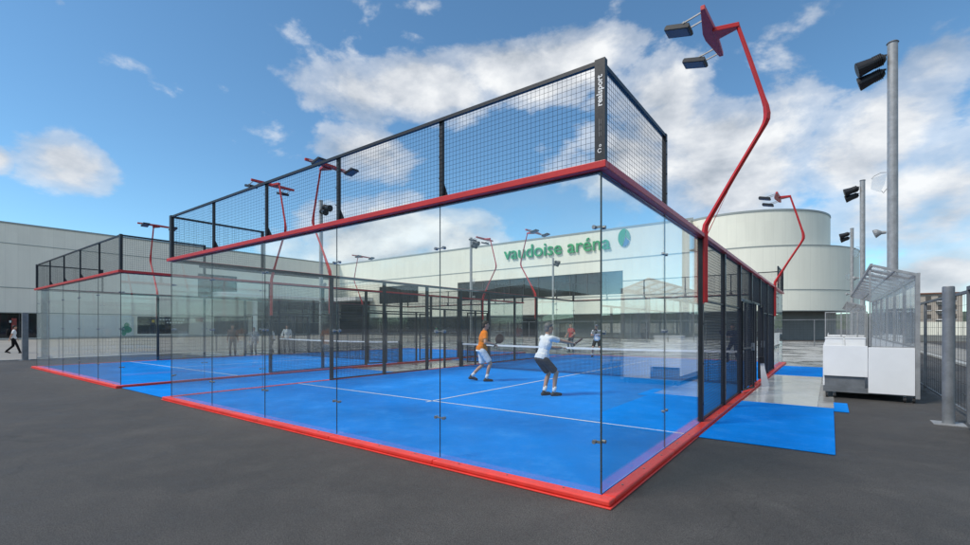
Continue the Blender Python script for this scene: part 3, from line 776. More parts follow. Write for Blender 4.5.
# ------------------------------------------------------------------ arena
arena = thing('arena_building','large white clad sports arena with round end and long window strips behind the courts','building',(0,0,GZ))
XW, YF, HT = -87.0, 60.0, 15.7
def grid_wall(mb, f, us, zs, holes):
    for i in range(len(us)-1):
        for j in range(len(zs)-1):
            uc, zc = (us[i]+us[i+1])/2, (zs[j]+zs[j+1])/2
            if any(h[0]<uc<h[1] and h[2]<zc<h[3] for h in holes): continue
            mb.quad(f(us[i],zs[j],0),f(us[i+1],zs[j],0),f(us[i+1],zs[j+1],0),f(us[i],zs[j+1],0))
    for h in holes:
        d = .35; a,b,c,e = h
        mb.quad(f(a,c,0),f(b,c,0),f(b,c,d),f(a,c,d)); mb.quad(f(a,e,0),f(b,e,0),f(b,e,d),f(a,e,d))
        mb.quad(f(a,c,0),f(a,e,0),f(a,e,d),f(a,c,d)); mb.quad(f(b,c,0),f(b,e,0),f(b,e,d),f(b,c,d))
def cuts(lo, hi, vals): return sorted(set([lo,hi]+[v for v in vals if lo < v < hi]))
def window(f, h, n, rows=1, name='window'):
    a,b,c,e = h; d = .30
    m = MB()
    def bx(u0,u1,z0,z1,d0,d1):
        P = [f(u0,z0,d0),f(u1,z0,d0),f(u1,z1,d0),f(u0,z1,d0)]; Q = [f(u0,z0,d1),f(u1,z0,d1),f(u1,z1,d1),f(u0,z1,d1)]
        m.add(P+Q,[(0,1,2,3),(7,6,5,4),(0,4,5,1),(1,5,6,2),(2,6,7,3),(3,7,4,0)])
    for i in range(n+1):
        u = a+(b-a)*i/n; bx(max(a,u-.05),min(b,u+.05),c,e,d-.12,d-.004)
    for j in range(rows+1):
        z = c+(e-c)*j/rows; bx(a,b,max(c,z-.05),min(e,z+.05),d-.13,d-.006)
    w = m.build(name, M['soffit'], arena)
    MB().quad(f(a,c,d),f(b,c,d),f(b,e,d),f(a,e,d)).build('pane', M['fglass'], w)
    return w
fF = lambda u,z,d: (u, YF+d, z)
fW = lambda u,z,d: (XW-d, u, z)
hF = [(-73.6,-62.2,6.4,9.9),(-52.3,-21.8,6.3,9.6)]
hF0 = [(XW,-76.5,3.55,7.1)]      # tall entrance recess
mb = MB()
hh = hF+hF0
grid_wall(mb, fF, cuts(XW,-8.3,[x for h in hh for x in h[:2]]), cuts(3.55,11.3,[z for h in hh for z in h[2:]]), hh)
mb.build('front_wall', M['clad_x'], arena)
mb = MB(); grid_wall(mb, fF, [XW,-12.98], [11.36,HT], []); mb.build('upper_wall', M['clad_x'], arena)
window(fF, hF[0], 4); window(fF, hF[1], 11)
hW = [(30.8,37.5,6.8,11.0),(31.0,58.5,12.0,12.8)]
gW = [(-2,10.7,.1,3.5),(22.0,29.4,.5,3.1),(33.4,39.6,.3,3.5)]
rec = [(40.6,60,0,7.1)]
mb = MB(); hh = hW+gW+rec
grid_wall(mb, fW, cuts(-60,60,[x for h in hh for x in h[:2]]), cuts(0,HT,[z for h in hh for z in h[2:]]), hh)
mb.build('wing_wall', M['clad_y'], arena)
window(fW,hW[0],3); window(fW,hW[1],9); window(fW,gW[0],6); window(fW,gW[1],3); window(fW,gW[2],4)
# seams and copings
for q in ((XW+.002,-12.5,YF-.07,YF-.002,HT-.18,HT+.06),(XW+.002,-8.3,YF-.06,YF-.002,11.25,11.36),(XW+.002,-8.3,YF-.045,YF-.002,6.02,6.1),(XW+.002,-8.3,YF-.05,YF-.002,3.5,3.6),
          (XW+.002,XW+.07,-60,YF-.075,HT-.18,HT+.06),(XW+.002,XW+.05,-60,YF-.075,12.85,12.93),(XW+.002,XW+.05,-60,30,6.9,7.0),(XW+.002,XW+.05,-60,40,3.52,3.6)):
    MB().box(*q).build('seam', M['flash'], arena)
# round end
def arc(cx,cy,r,a0,a1,n): return [(cx+r*math.cos(R(a0+(a1-a0)*i/n)), cy+r*math.sin(R(a0+(a1-a0)*i/n))) for i in range(n+1)]
def curved(poly, z0, z1, mat, name, origin, close=False):
    m = MB(); n = len(poly)
    for i in range(n-1): m.quad((poly[i][0]-origin[0],poly[i][1]-origin[1],z0),(poly[i+1][0]-origin[0],poly[i+1][1]-origin[1],z0),(poly[i+1][0]-origin[0],poly[i+1][1]-origin[1],z1),(poly[i][0]-origin[0],poly[i][1]-origin[1],z1))
    o = m.build(name, mat, arena, smooth=True); o.location = (origin[0],origin[1],0); return o
drum = arc(-8.3,70.05,10.0,180,360,64)+[(1.7,80)]
curved([(-18.3,80)]+drum, 11.3, HT, M['clad_r'], 'drum_wall', (-8.3,70.05))
MB().quad((-12.98,YF+.001,11.36),(-12.98,61.4,11.36),(-12.98,61.4,HT),(-12.98,YF+.001,HT)).build('upper_wall', M['clad_y'], arena)
tier = arc(-8.3,73,13.0,270,360,48)+[(4.7,110)]
curved(tier, 3.55, 11.3, M['clad_r'], 'round_wall', (-8.3,73))
for r,z0,z1,cx,cy,a0,a1 in ((10.05,HT-.18,HT+.06,-8.3,70.05,238,360),(13.05,11.25,11.36,-8.3,73,270,360),(13.04,6.02,6.1,-8.3,73,270,360),(13.04,3.5,3.6,-8.3,73,270,360)):
    m = MB(); A = arc(cx,cy,r,a0,a1,60); B = arc(cx,cy,r-.06,a0,a1,60)
    for i in range(60):
        m.quad((*A[i],z0),(*A[i+1],z0),(*A[i+1],z1),(*A[i],z1)); m.quad((*A[i],z1),(*A[i+1],z1),(*B[i+1],z1),(*B[i],z1)); m.quad((*A[i],z0),(*A[i+1],z0),(*B[i+1],z0),(*B[i],z0))
    m.build('round_seam', M['flash'], arena)
# roofs
m = MB(); m.quad((-120,-60,HT-.25),(XW,-60,HT-.25),(XW,60,HT-.25),(-120,60,HT-.25)); m.quad((-120,60.3,HT-.25),(-13,60.3,HT-.25),(-13,110,HT-.25),(-120,110,HT-.25))
m.add([(x,y,HT-.25) for x,y in drum]+[(-18.3,80,HT-.25)], [tuple(range(len(drum)+1))])
m.add([(x,y,11.3) for x,y in tier]+[(-13,110,11.3),(-13,60.3,11.3)], [tuple(range(len(tier)+2))])
m.build('roof', M['rooftop'], arena)
# ground floor, set back under the cladding
yb = YF+2.4; fB = lambda u,z,d: (u, yb+d, z)
gl = [(-76.3,-50.0,.25,3.3),(-47,-37.5,.1,3.2)]
mb = MB(); grid_wall(mb, fB, cuts(-76.5,-8.3,[x for h in gl for x in h[:2]]), cuts(0,3.6,[z for h in gl for z in h[2:]]), gl); mb.build('base_wall', M['lowwall'], arena)
window(fB, gl[0], 10); window(fB, gl[1], 5)
curved(arc(-8.3,73,10.6,270,360,40)+[(2.3,110)], 0, 3.6, M['lowwall'], 'base_wall', (-8.3,73))
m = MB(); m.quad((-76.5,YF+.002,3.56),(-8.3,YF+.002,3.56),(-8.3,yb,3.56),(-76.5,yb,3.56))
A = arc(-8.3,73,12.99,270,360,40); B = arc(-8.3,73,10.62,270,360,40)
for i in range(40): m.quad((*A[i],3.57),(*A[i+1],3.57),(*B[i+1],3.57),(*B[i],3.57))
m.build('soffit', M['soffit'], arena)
# doors and pipes on the base wall
for x in (-34,-30.5,-26,-21.5,-17,-12.5): MB().box(x-.06,x+.06,yb-.12,yb-.002,0,3.5).build('pilaster', M['flash'], arena)
for x in (-32.5,-19.5): d = MB().box(x-.55,x+.55,yb-.05,yb-.003,0,2.2).build('door', M['soffit'], arena); MB().box(x+.35,x+.42,yb-.1,yb-.052,.95,1.15).build('handle', M['steel'], d)
# tall recessed entrance in the inner corner
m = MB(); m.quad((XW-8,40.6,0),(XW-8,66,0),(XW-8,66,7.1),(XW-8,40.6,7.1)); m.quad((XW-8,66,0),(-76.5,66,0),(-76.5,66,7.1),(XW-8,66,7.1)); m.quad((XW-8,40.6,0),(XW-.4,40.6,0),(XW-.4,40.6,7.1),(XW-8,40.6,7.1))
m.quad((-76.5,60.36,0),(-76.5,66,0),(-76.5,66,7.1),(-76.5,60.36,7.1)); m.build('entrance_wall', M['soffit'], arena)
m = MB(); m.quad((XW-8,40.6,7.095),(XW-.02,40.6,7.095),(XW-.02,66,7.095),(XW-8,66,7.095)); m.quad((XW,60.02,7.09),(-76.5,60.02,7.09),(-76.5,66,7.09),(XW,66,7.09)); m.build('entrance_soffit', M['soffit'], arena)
m = MB()
for y in (44,48,52,56): m.box(XW-7.98,XW-7.8,y-.06,y+.06,0,7.05)
for z in (2.6,4.8): m.box(XW-7.98,XW-7.85,40.7,65.9,z-.05,z+.05)
m.build('entrance_frame', M['flash'], arena)
P = [(XW+.08,33.0)]+[(XW+2.0+2.2*math.cos(R(q)),35.2+2.2*math.sin(R(q))) for q in range(-90,1,15)]+[(XW+4.2,55.5),(-75.5,55.5),(-75.5,YF-.08),(XW+.08,YF-.08)]
MB().prism(P,7.02,7.8).build('canopy', M['white'], arena)
MB().tube([(XW+2.4,39.6,0),(XW+2.4,39.6,7.02)],.45,20).build('column', M['white'], arena)
M['palepanel'] = paint('pale_panel', (.58,.64,.68), .4, .06, .5)
for i in range(5): MB().box(XW+.01,XW+.06,11.3+2.0*i,13.24+2.0*i,.1,3.4).build('door_panel', M['palepanel'], arena)
# air conditioner, dark crates by the round end
t = thing('air_conditioner','white air conditioner box with round grille on the grey base wall of the round end','air conditioner',(-4.3,60.9,GZ+2.0))
MB().box(-.75,.75,.0,.6,-.1,1.1).build('casing', M['white'], t, bevel=.03)
m = MB(); m.tube([(0,.0,.5),(0,-.03,.5)],.42,24); m.build('fan_grille', M['soffit'], t)
t = thing('wheeled_container','black wheeled container standing under the air conditioner by the arena','container',(-4.2,58.6,GZ))
MB().add([(-.9,-.5,.25),(.9,-.5,.25),(.9,.5,.25),(-.9,.5,.25),(-1.1,-.65,1.05),(1.1,-.65,1.05),(1.1,.65,1.05),(-1.1,.65,1.05)],[(3,2,1,0),(4,5,6,7),(0,1,5,4),(1,2,6,5),(2,3,7,6),(3,0,4,7)]).build('body', M['black'], t, bevel=.04)
MB().box(-1.15,1.15,-.7,.7,1.055,1.16).build('lid', M['soffit'], t, bevel=.03)
for x in (-.7,.7):
    for y in (-.35,.35): MB().tube([(x-.04,y,.12),(x+.04,y,.12)],.12,12).build('wheel', M['wheel'], t)

# facade lettering and leaf emblem
sign = thing('wall_sign','green lettering with a round leaf emblem high on the white arena facade','sign',(-42.0,YF-.02,GZ+12.83))
M['sg1'] = paint('sign_green', (.015,.32,.10), .5, .2, .12); M['sg2'] = paint('sign_green_light', (.10,.34,.16), .4, .1, .3); M['sblue'] = paint('sign_blue', (.05,.17,.36), .4, .1, .3); M['spale'] = paint('sign_pale', (.45,.62,.55), .4, .08, .3)
Rx = Matrix.Rotation(R(90),4,'X')
lt = text_mesh('lettering','vaudoise aréna', 3.0, M['sg1'], sign, Matrix.Translation((0,-.16,0)) @ Rx, .12, bold=.008, space=1.0)
xs = [v.co.x for v in lt.data.vertices]; k = 18.4/(max(xs)-min(xs)); x00 = min(xs)
for v in lt.data.vertices: v.co.x = (v.co.x-x00)*k; v.co.z *= .98
def leaf(mb, pts, y0, y1): mb.extr([(x,y0,z) for x,z in pts],(0,y1-y0,0))
cx, cz = 20.4, 1.35
def disc_part(a0,a1,r,cut,n=18):
    r *= .9
    P = [(cx+r*.68*math.cos(R(a0+(a1-a0)*i/n)), cz+r*math.sin(R(a0+(a1-a0)*i/n))) for i in range(n+1)]
    return P+cut
m = MB(); leaf(m, disc_part(75,255,1.38,[(cx-.15,cz-.9),(cx+.1,cz-.1),(cx+.25,cz+.8)]),-.16,-.06); m.build('leaf', M['sg1'], sign)
m = MB(); leaf(m, disc_part(-20,70,1.38,[(cx+.32,cz+.8),(cx+.3,cz+.1)]),-.16,-.06); m.build('leaf', M['sg2'], sign)
m = MB(); leaf(m, disc_part(-100,-26,1.38,[(cx+.24,cz-.05),(cx+.0,cz-.8)]),-.16,-.06); m.build('leaf', M['sblue'], sign)
m = MB(); leaf(m, [(cx-.1,cz-.85),(cx+.22,cz-.02),(cx+.30,cz+.75),(cx+.16,cz-.05)],-.15,-.07); m.build('leaf_vein', M['spale'], sign)

# posters and banners on the wing's ground floor
M['pgreen'] = paint('poster_green', (.05,.30,.20), .6, .5, 1.2); M['pwhite'] = paint('poster_white', (.62,.68,.66), .6, .1, .8); M['pdark'] = paint('poster_dark', (.03,.028,.026), .5, .3, 1.0); M['pyellow'] = paint('poster_yellow', (.55,.38,.04), .6, .1, 1); M['pred'] = paint('poster_red', (.28,.05,.04), .6, .2, 1)
t = thing('poster','pale poster with a green figure shape on the left wing wall','poster',(XW+.075,19.6,GZ))
MB().box(0,.05,0,1.9,.2,3.2).build('sheet', M['pwhite'], t)
m = MB(); m.ell((.055,.95,1.9),.01,.35,.4); m.ell((.055,.95,1.2),.01,.7,.55); m.ell((.055,.6,.65),.01,.3,.4); m.build('figure', M['pgreen'], t)
t = thing('banner','wide dark banner with pale lettering strokes and yellow mark above the wing windows','banner',(XW+.06,22.0,GZ))
MB().box(0,.05,0,7.4,2.0,3.3).build('sheet', M['pdark'], t)
m = MB()
for i in range(9): y = 3.0+.42*i; m.box(.052,.06,y,y+.28,2.72,2.96)
for i in range(6): y = 4.0+.42*i; m.box(.052,.06,y,y+.26,2.25,2.45)
m.build('stroke', M['pwhite'], t); MB().box(.052,.06,1.9,2.3,2.35,2.8).build('mark', M['pyellow'], t)
t = thing('notice_board','small red notice board on the wing wall beside the doorway','board',(XW+.06,30.4,GZ)); MB().box(0,.06,0,1.3,2.5,3.3).build('sheet', M['pred'], t)
t = thing('shop_display','red and dark shop window display at the far left edge','display',(XW+.02,-2,GZ))
m = MB()
for i,(y,z,w,h) in enumerate(((1,2.3,6,.35),(8.2,1.2,.5,1.6),(9.8,.6,.5,2.2),(4.5,.5,.4,1.0),(-.5,1.8,1.2,.3))): MB().box(-.12,.0,y,y+w,z,z+h).build('red_panel', M['pred'], t)

m = MB()
for (y,z,w,h) in ((-.9,.6,.5,1.0),(5.6,.6,.6,1.1),(9.6,2.2,.3,.3)): MB().box(-.12,.0,y,y+w,z,z+h).build('pale_panel', M['pwhite'], t)

# hills far off (behind the arena's right end and behind the viewer)
def hills():
    m = MB(); N = 120; vs = []; 
    for i in range(N+1):
        a = R(-100+360*i/N); 
        back = math.cos(a) <= .2
        h = 8+5*math.sin(3*a+1)+4*math.sin(7*a)+2*math.sin(17*a+2)
        if back: h = 46+16*math.sin(3*a+1)+9*math.sin(7*a+1)+4*math.sin(17*a+2)+2.5*math.sin(41*a)
        for rr, zz in ((420,-.5),(470,h*.6),(560,h),(700,h*1.1)): vs.append((rr*math.sin(a), rr*math.cos(a), zz))
    fs = []
    for i in range(N):
        for j in range(3): b=i*4+j; fs.append((b,b+4,b+5,b+1))
    m.add(vs,fs); return m
mm, nt, p = newmat('wooded_hill'); co = objcoord(nt); n = noise(nt,.06,6,.7,co)
nt.links.new(ramp(nt,n.outputs[0],[(.35,(.045,.065,.04)),(.65,(.12,.14,.09))]).outputs[0], p.inputs['Base Color']); p.inputs['Roughness'].default_value = .95
struct(hills().build('hills', mm, smooth=True))

# ------------------------------------------------------------------ people
def remesh(mb, name, mat, parent, vox, smooth=4):
    o = mb.build(name, None, None)
    r = o.modifiers.new('r','REMESH'); r.mode = 'VOXEL'; r.voxel_size = vox
    s = o.modifiers.new('s','SMOOTH'); s.factor = .5; s.iterations = smooth
    bpy.context.view_layer.update()
    me = bpy.data.meshes.new_from_object(o.evaluated_get(bpy.context.evaluated_depsgraph_get()))
    old = o.data; o.modifiers.clear(); o.data = me; bpy.data.meshes.remove(old); me.name = name
    me.materials.clear(); me.materials.append(mat)
    for p in me.polygons: p.use_smooth = True
    o.parent = parent
    return o
def ik(a, b, l1, l2, pole):
    a, b, pole = V(a), V(b), V(pole); d = b-a; L = min(d.length, (l1+l2)*.999); dn = d.normalized(); b = a+dn*L
    x = (l1*l1-l2*l2+L*L)/(2*L); h = math.sqrt(max(0,l1*l1-x*x))
    q = (pole-dn*pole.dot(dn)).normalized()
    return a+dn*x+q*h, b
def person(label, loc, rz, pose, clothes, vox=.011, detail=False, height=1.76, group=None):
    """local axes: faces +y, feet at z 0"""
    t = thing('person', label, 'person', loc, rz, group); t.scale = (height/1.76,)*3
    pel = V(pose.get('pelvis',(0,0,.93))); lean = R(pose.get('lean',4)); side = R(pose.get('side',0)); tw = R(pose.get('twist',0))
    Rt = Matrix.Rotation(tw,3,'Z') @ Matrix.Rotation(-lean,3,'X') @ Matrix.Rotation(side,3,'Y'); up = Rt @ V((0,0,1)); fw = Rt @ V((0,1,0)); rt = Rt @ V((1,0,0))
    waist = pel+up*.14; chest = pel+up*.33; neck = pel+up*.545; 
    hy = R(pose.get('head_yaw',0)); hp = R(pose.get('head_pitch',0))
    hl = lean*.45; Rh = Matrix.Rotation(tw+hy,3,'Z') @ Matrix.Rotation(-hl-hp,3,'X'); head = neck + (Rh @ V((0,.025,.155)))
    Rp = Matrix.Rotation(tw*.4,3,'Z'); A = {}
    for s, k in ((-1,'l'),(1,'r')):
        sh = pel+up*.475+rt*s*.175; hip = pel+(Rp @ V((s*.09,0,-.02)))
        foot = V(pose['foot_'+k]); ank = foot+V((0,0,.085+pose.get('heel_'+k,0)))
        kn, ank = ik(hip, ank, .44,.43, pose.get('knee_'+k,(s*.12,1,0)))
        el, wr = ik(sh, pose['hand_'+k], .29,.255, pose.get('elbow_'+k,(s*.6,-.6,-.5)))
        A[k] = dict(sh=sh,hip=hip,kn=kn,ank=ank,el=el,wr=wr,fyaw=R(pose.get('fyaw_'+k,-s*8)),s=s)
    b = MB()
    RM = Rt.to_4x4().to_3x3()
    b.ell(pel+up*.02,.155,.11,.13,RM); b.ell(waist,.135,.095,.15,RM); b.ell(chest,.165,.11,.19,RM); b.ell(pel+up*.44,.165,.085,.085,RM)
    b.limb(pel+up*.44,neck+up*.05,.062,.052)
    # head : skull, jaw, nose, brow, ears
    b.ell(head+Rh@V((0,-.012,.02)),.074,.092,.098,Rh); b.ell(head+Rh@V((0,.025,-.055)),.054,.062,.062,Rh); b.ell(head+Rh@V((0,.062,-.09)),.028,.024,.022,Rh)
    b.limb(head+Rh@V((0,.085,.012)),head+Rh@V((0,.104,-.022)),.010,.015); b.limb(head+Rh@V((-.035,.074,.03)),head+Rh@V((.035,.074,.03)),.013,.013)
    for s in (-1,1): b.ell(head+Rh@V((s*.077,-.008,-.005)),.010,.022,.032,Rh)
    b.limb(neck,head+Rh@V((0,-.02,-.05)),.052,.05)
    hands = {}
    for k, a in A.items():
        s = a['s']
        b.limb(a['hip'],a['kn'],.082,.052); c = a['kn']+(a['ank']-a['kn'])*.3 + Rp@V((0,-.016,0)); b.limb(a['kn'],c,.05,.054); b.limb(c,a['ank'],.053,.036)
        Rf = Matrix.Rotation(a['fyaw'],3,'Z'); b.limb(a['ank']+V((0,0,-.03)),a['ank']+Rf@V((0,.12,-.055)),.036,.028)
        a['Rf'] = Rf
        b.limb(a['sh'],a['el'],.052,.040); b.limb(a['el'],a['el']+(a['wr']-a['el'])*.35,.040,.041); b.limb(a['el']+(a['wr']-a['el'])*.35,a['wr'],.041,.026)
        d = (a['wr']-a['el']).normalized(); w = d.cross(V((0,0,1))).normalized()*1.0; n_ = w.cross(d).normalized()
        pc = a['wr']+d*.055
        for q in (-.025,-.008,.009,.026): b.limb(a['wr']+w*q*.6,a['wr']+d*.088+w*q,.014,.0125,8)
        grip = pose.get('grip_'+k, .5)
        for q, ln in ((-.028,.066),(-.0095,.078),(.0095,.074),(.028,.058)):
            p0 = a['wr']+d*.09+w*q; ang = grip*1.15; d1 = d*math.cos(ang)-n_*math.sin(ang); d2 = d*math.cos(ang*2.1)-n_*math.sin(ang*2.1)
            p1 = p0+d1*ln*.55; b.limb(p0,p1,.0105,.0095,8); b.limb(p1,p1+d2*ln*.5,.0095,.0085,8)
        th0 = a['wr']+d*.03-w*s*.026; th1 = th0+(d*.7-w*s*.7)*.042-n_*.008; b.limb(th0,th1,.0135,.0115,8); b.limb(th1,th1+(d*.95-n_*.35)*.034,.0115,.0095,8)
        hands[k] = (a['wr']+d*.085-n_*.022, d, w, n_)
    remesh(b,'body',clothes['skin'],t,vox)
    # shirt
    if clothes.get('shirt'):
        g = MB(); g.ell(pel+up*.085,.168,.125,.12,RM); g.ell(waist,.158,.118,.16,RM); g.ell(chest,.182,.128,.195,RM); g.ell(pel+up*.445,.178,.10,.088,RM)
        g.limb(neck-up*.06,neck-up*.02,.075,.066); g.tube([pel-up*.015,pel+up*.1],[.168,.155],16)
        for k,a in A.items():
            f = 1.0 if clothes.get('long') else .66
            g.limb(a['sh'],a['sh']+(a['el']-a['sh'])*.3,.068,.066)
            g.tube([a['sh'],a['sh']+(a['el']-a['sh'])*f],[.066,.062 if f < 1 else .052],14)
            if f == 1: g.limb(a['el'],a['el'],.052,.052); g.tube([a['el'],a['el']+(a['wr']-a['el'])*.94],[.052,.042],14)
        remesh(g,'shirt',clothes['shirt'],t,max(vox,.010),3)
    g = MB(); g.ell(pel+up*-.01,.170,.126,.125,RM); g.tube([pel-up*.06,pel+up*.02],[.166,.15],16)
    for k,a in A.items():
        if clothes.get('shorts'):
            g.limb(a['hip'],a['hip']+(a['kn']-a['hip'])*.4,.098,.095); g.tube([a['hip'],a['hip']+(a['kn']-a['hip'])*.84],[.10,.086],16)
        else:
            g.limb(a['hip'],a['kn'],.096,.068); g.limb(a['kn'],a['ank']+V((0,0,.0)),.068,.058)
    remesh(g,'shorts' if clothes.get('shorts') else 'trousers', clothes.get('shorts') or clothes['trousers'], t, max(vox,.010), 3)
    for k,a in A.items():
        Rf = a['Rf']; g = MB(); an = a['ank']; tilt = pose.get('heel_'+k,0)
        hl_ = an+Rf@V((0,-.045,-.05)); toe = an+Rf@V((0,.165,-.052-tilt*.9)); g.limb(hl_,an+Rf@V((0,.06,-.045-tilt*.3)),.043,.046); g.limb(an+Rf@V((0,.05,-.045-tilt*.3)),toe,.046,.034); g.limb(an+V((0,0,-.03)),an+V((0,0,.005)),.046,.044)
        remesh(g,'shoe',clothes.get('shoes',M['shoe']),t,max(vox,.010),2)
        if clothes.get('shorts'):
            MB().tube([an+V((0,0,-.01)),an+(a['kn']-an).normalized()*.13],[.043,.047],14).build('sock', clothes.get('sock',M['sock']), t, smooth=True)
    g = MB(); g.ell(head+Rh@V((0,-.028,.040)),.083,.090,.092,Rh); g.ell(head+Rh@V((0,-.055,-.02)),.072,.058,.07,Rh); g.ell(head+Rh@V((0,.03,.082)),.066,.055,.036,Rh)
    if clothes.get('longhair'): g.limb(head+Rh@V((0,-.08,-.03)),neck+Rh@V((0,-.09,-.08)),.055,.03)
    remesh(g,'cap' if clothes.get('cap') else 'hair', clothes.get('cap') or clothes['hair'], t, .011, 2)
    if clothes.get('cap'):
        MB().ell(head+Rh@V((0,.115,.055)),.065,.06,.010,Rh).build('peak', clothes['cap'], t, smooth=True)
    if detail:
        for s in (-1,1): MB().ell(head+Rh@V((s*.032,.082,.010)),.012,.007,.007,Rh,8,6).build('eye', M['eye'], t, smooth=True)
        MB().ell(head+Rh@V((0,.086,-.052)),.022,.006,.006,Rh,8,6).build('mouth', M['lip'], t, smooth=True)
    return t, hands
def world_of(t, p): return Matrix.Translation(t.location) @ Matrix.Rotation(t.rotation_euler.z,4,'Z') @ Matrix.Scale(t.scale.x,4) @ p.to_4d()
def racket(t, hand, direction, normal, label, mat, edge_on=False):
    p = (world_of(t, hand[0])).to_3d(); Rz = Matrix.Rotation(t.rotation_euler.z,3,'Z'); d = (Rz @ V(direction)).normalized(); n = Rz @ V(normal)
    if edge_on: n = d.cross(V((-.487,.873,0)))
    n = (n-d*n.dot(d)).normalized(); u = d.cross(n)
    r = thing('padel_racket', label, 'racket', p)
    m = MB(); m.tube([-d*.06, d*.10],.015,10); m.build('handle', M['black'], r)
    P = []; 
    for i in range(28):
        a = 2*math.pi*i/28; P.append(d*(.245+.145*math.cos(a)*(1.0 if math.cos(a)>0 else 1.02)) + u*.125*math.sin(a) - n*.018)
    m = MB(); m.extr(P, n*.036); m.build('head', mat, r, bevel=.008)
    m = MB(); m.extr([d*.08-u*.016-n*.012, d*.08+u*.016-n*.012, d*.15+u*.06-n*.012, d*.15-u*.06-n*.012], n*.024); m.build('throat', M['black'], r)
    return r
hg = paint('hair_grey',(.16,.15,.14),.7,.2,30); hb = paint('hair_brown',(.035,.022,.014),.6,.2,30); hk = paint('hair_black',(.012,.010,.009),.6,.2,30)
c_orange = cloth('shirt_orange',(.82,.22,.012)); c_white = cloth('cotton_white',(.78,.79,.80)); c_char = cloth('charcoal',(.055,.055,.062)); c_navy = cloth('navy',(.012,.018,.05)); c_grey = cloth('grey_cloth',(.20,.21,.23)); c_black = cloth('black_cloth',(.015,.015,.017)); c_red = cloth('red_cloth',(.42,.03,.04)); c_brown = cloth('brown_cloth',(.20,.11,.07)); c_green = cloth('green_cloth',(.03,.22,.10)); c_denim = cloth('denim',(.05,.07,.12))
M['racketdark'] = paint('racket_dark', (.05,.02,.018), .45, .4, 9)
# white shirt player in the foreground
tW, hW_ = person('grey haired player in white t-shirt and charcoal shorts, crouching with right arm stretched forward', (-3.42,5.12,0), R(-22),
    dict(pelvis=(-.02,-.13,.83), lean=17, twist=-4, head_yaw=-8, head_pitch=-4, foot_l=(-.10,.0,0), foot_r=(.09,.13,0), hand_r=(.22,.54,1.17), hand_l=(.02,.40,1.06), fyaw_l=4, fyaw_r=-14, elbow_r=(.5,-.4,-.8), grip_r=1.0),
    dict(skin=M['skin'], shirt=c_white, shorts=c_char, hair=hg), vox=.0085, detail=True, height=1.78)
racket(tW, hW_['r'], (-.45,.85,.25), (1,-.2,.1), 'dark padel racket in the hand of the white shirted player', M['racketdark'], True)
# orange shirt player
tO, hO = person('player in orange t-shirt and white shorts stepping forward, racket held in front', (-6.30,6.52,0), R(-46),
    dict(pelvis=(0,-.02,.885), lean=9, twist=5, head_yaw=-4, foot_l=(-.12,-.30,.0), heel_l=.05, foot_r=(.10,.10,0), hand_r=(.18,.27,1.05), hand_l=(.04,.33,1.03), grip_r=1.0, elbow_r=(.6,-.7,-.5)),
    dict(skin=M['skin'], shirt=c_orange, shorts=c_white, hair=hb), vox=.0085, detail=True, height=1.79)
racket(tO, hO['r'], (-.30,.55,.70), (1,.3,.1), 'dark red padel racket held by the player in orange', M['racketdark'])
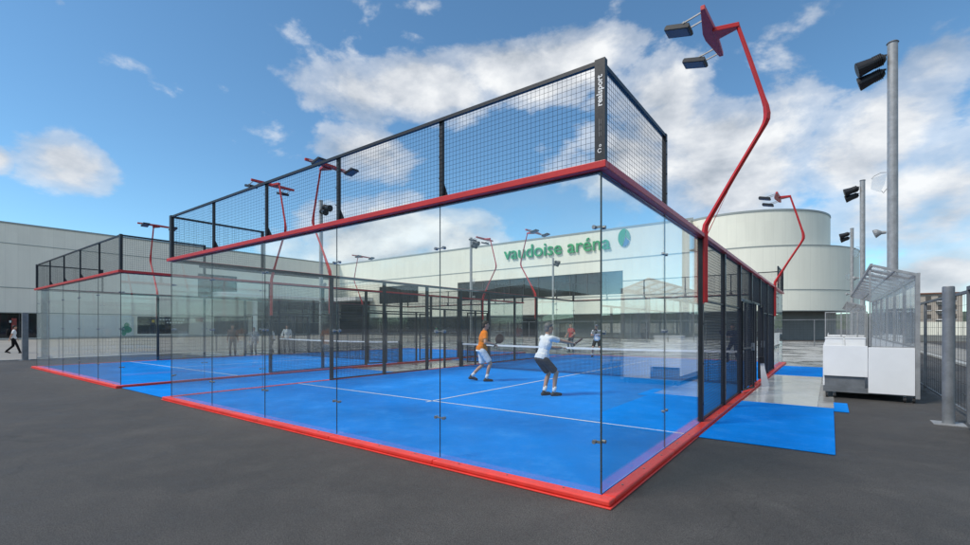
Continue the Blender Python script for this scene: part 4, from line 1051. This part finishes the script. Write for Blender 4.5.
# far players behind the net
stand = dict(foot_l=(-.14,0,0), foot_r=(.14,.03,0), hand_l=(-.22,.2,1.0), hand_r=(.24,.22,1.02))
ready = dict(pelvis=(0,-.08,.88), lean=12, foot_l=(-.22,0,0), foot_r=(.22,.02,0), hand_l=(-.10,.36,1.12), hand_r=(.12,.38,1.14), grip_r=1.0)
t3, h3 = person('capped player in grey and white top and dark shorts, waiting behind the net', (-8.0,18.6,0), R(195), ready, dict(skin=M['skin2'], shirt=c_white, shorts=c_black, hair=hg, cap=c_grey), vox=.014)
racket(t3, h3['r'], (-.4,.5,.8), (.2,1,0), 'padel racket held by the capped far player', M['racketdark'])
t4, h4 = person('player in navy top and trousers behind the mesh at the right far corner', (-1.75,18.9,0), R(165), ready, dict(skin=M['skin2'], shirt=c_navy, long=True, trousers=c_navy, hair=hk), vox=.014)
racket(t4, h4['r'], (.5,.5,.7), (.2,1,0), 'padel racket held by the navy dressed far player', M['racketdark'])
walk = dict(foot_l=(-.09,-.30,.0), heel_l=.07, foot_r=(.09,.30,0), hand_l=(-.24,.18,.92), hand_r=(.24,-.16,.90))
t5,_ = person('walker in red top and navy vest seen beyond the near court net', (-11.4,22.6,GZ), R(160), dict(stand), dict(skin=M['skin'], shirt=c_red, trousers=c_navy, hair=hk), vox=.014, height=1.85)
t6,_ = person('walker in white shirt and dark trousers at the far left, wearing a backpack', (-38.2,1.35,GZ), R(-8), dict(walk), dict(skin=M['skin'], shirt=c_white, trousers=c_black, hair=hk), vox=.014, height=1.72)
bp = MB().ell((0,-.21,1.28),.16,.11,.24); bp.box(-.12,-.08,-.16,.14,1.42,1.46)
o = remesh(bp,'backpack',c_black,None,.014,3); o.location = (-38.2,1.35,GZ); o.rotation_euler = (0,0,R(-8)); tag(o,'dark backpack worn by the walker at the far left','backpack')
stand2 = dict(foot_l=(-.12,0,0), foot_r=(.12,.05,0), hand_l=(-.26,.06,.84), hand_r=(.26,.08,.84))
person('spectator in brown jacket behind the left court', (-25.2,8.3,GZ), R(-120), dict(stand2), dict(skin=M['skin'], shirt=c_brown, long=True, trousers=c_char, hair=hb), vox=.016)
person('spectator in pale grey clothes next to the brown jacket', (-25.0,9.4,GZ), R(-140), dict(stand2), dict(skin=M['skin'], shirt=c_grey, long=True, trousers=c_grey, hair=hg), vox=.016, height=1.62)
person('spectator in long white top with arms bent, right of the others behind the left court', (-25.8,11.9,GZ), R(-130), dict(stand), dict(skin=M['skin2'], shirt=c_white, long=True, trousers=c_black, hair=hk), vox=.016)
person('shorter spectator in white t-shirt beside the left court net', (-26.4,11.3,GZ), R(150), dict(stand2), dict(skin=M['skin'], shirt=c_white, trousers=c_black, hair=hb), vox=.016, height=1.6)
person('distant walker with green top in front of the dark arena windows', (-50.5,52.5,GZ), R(100), dict(walk), dict(skin=M['skin'], shirt=c_green, trousers=c_denim, hair=hk), vox=.02, height=1.75)
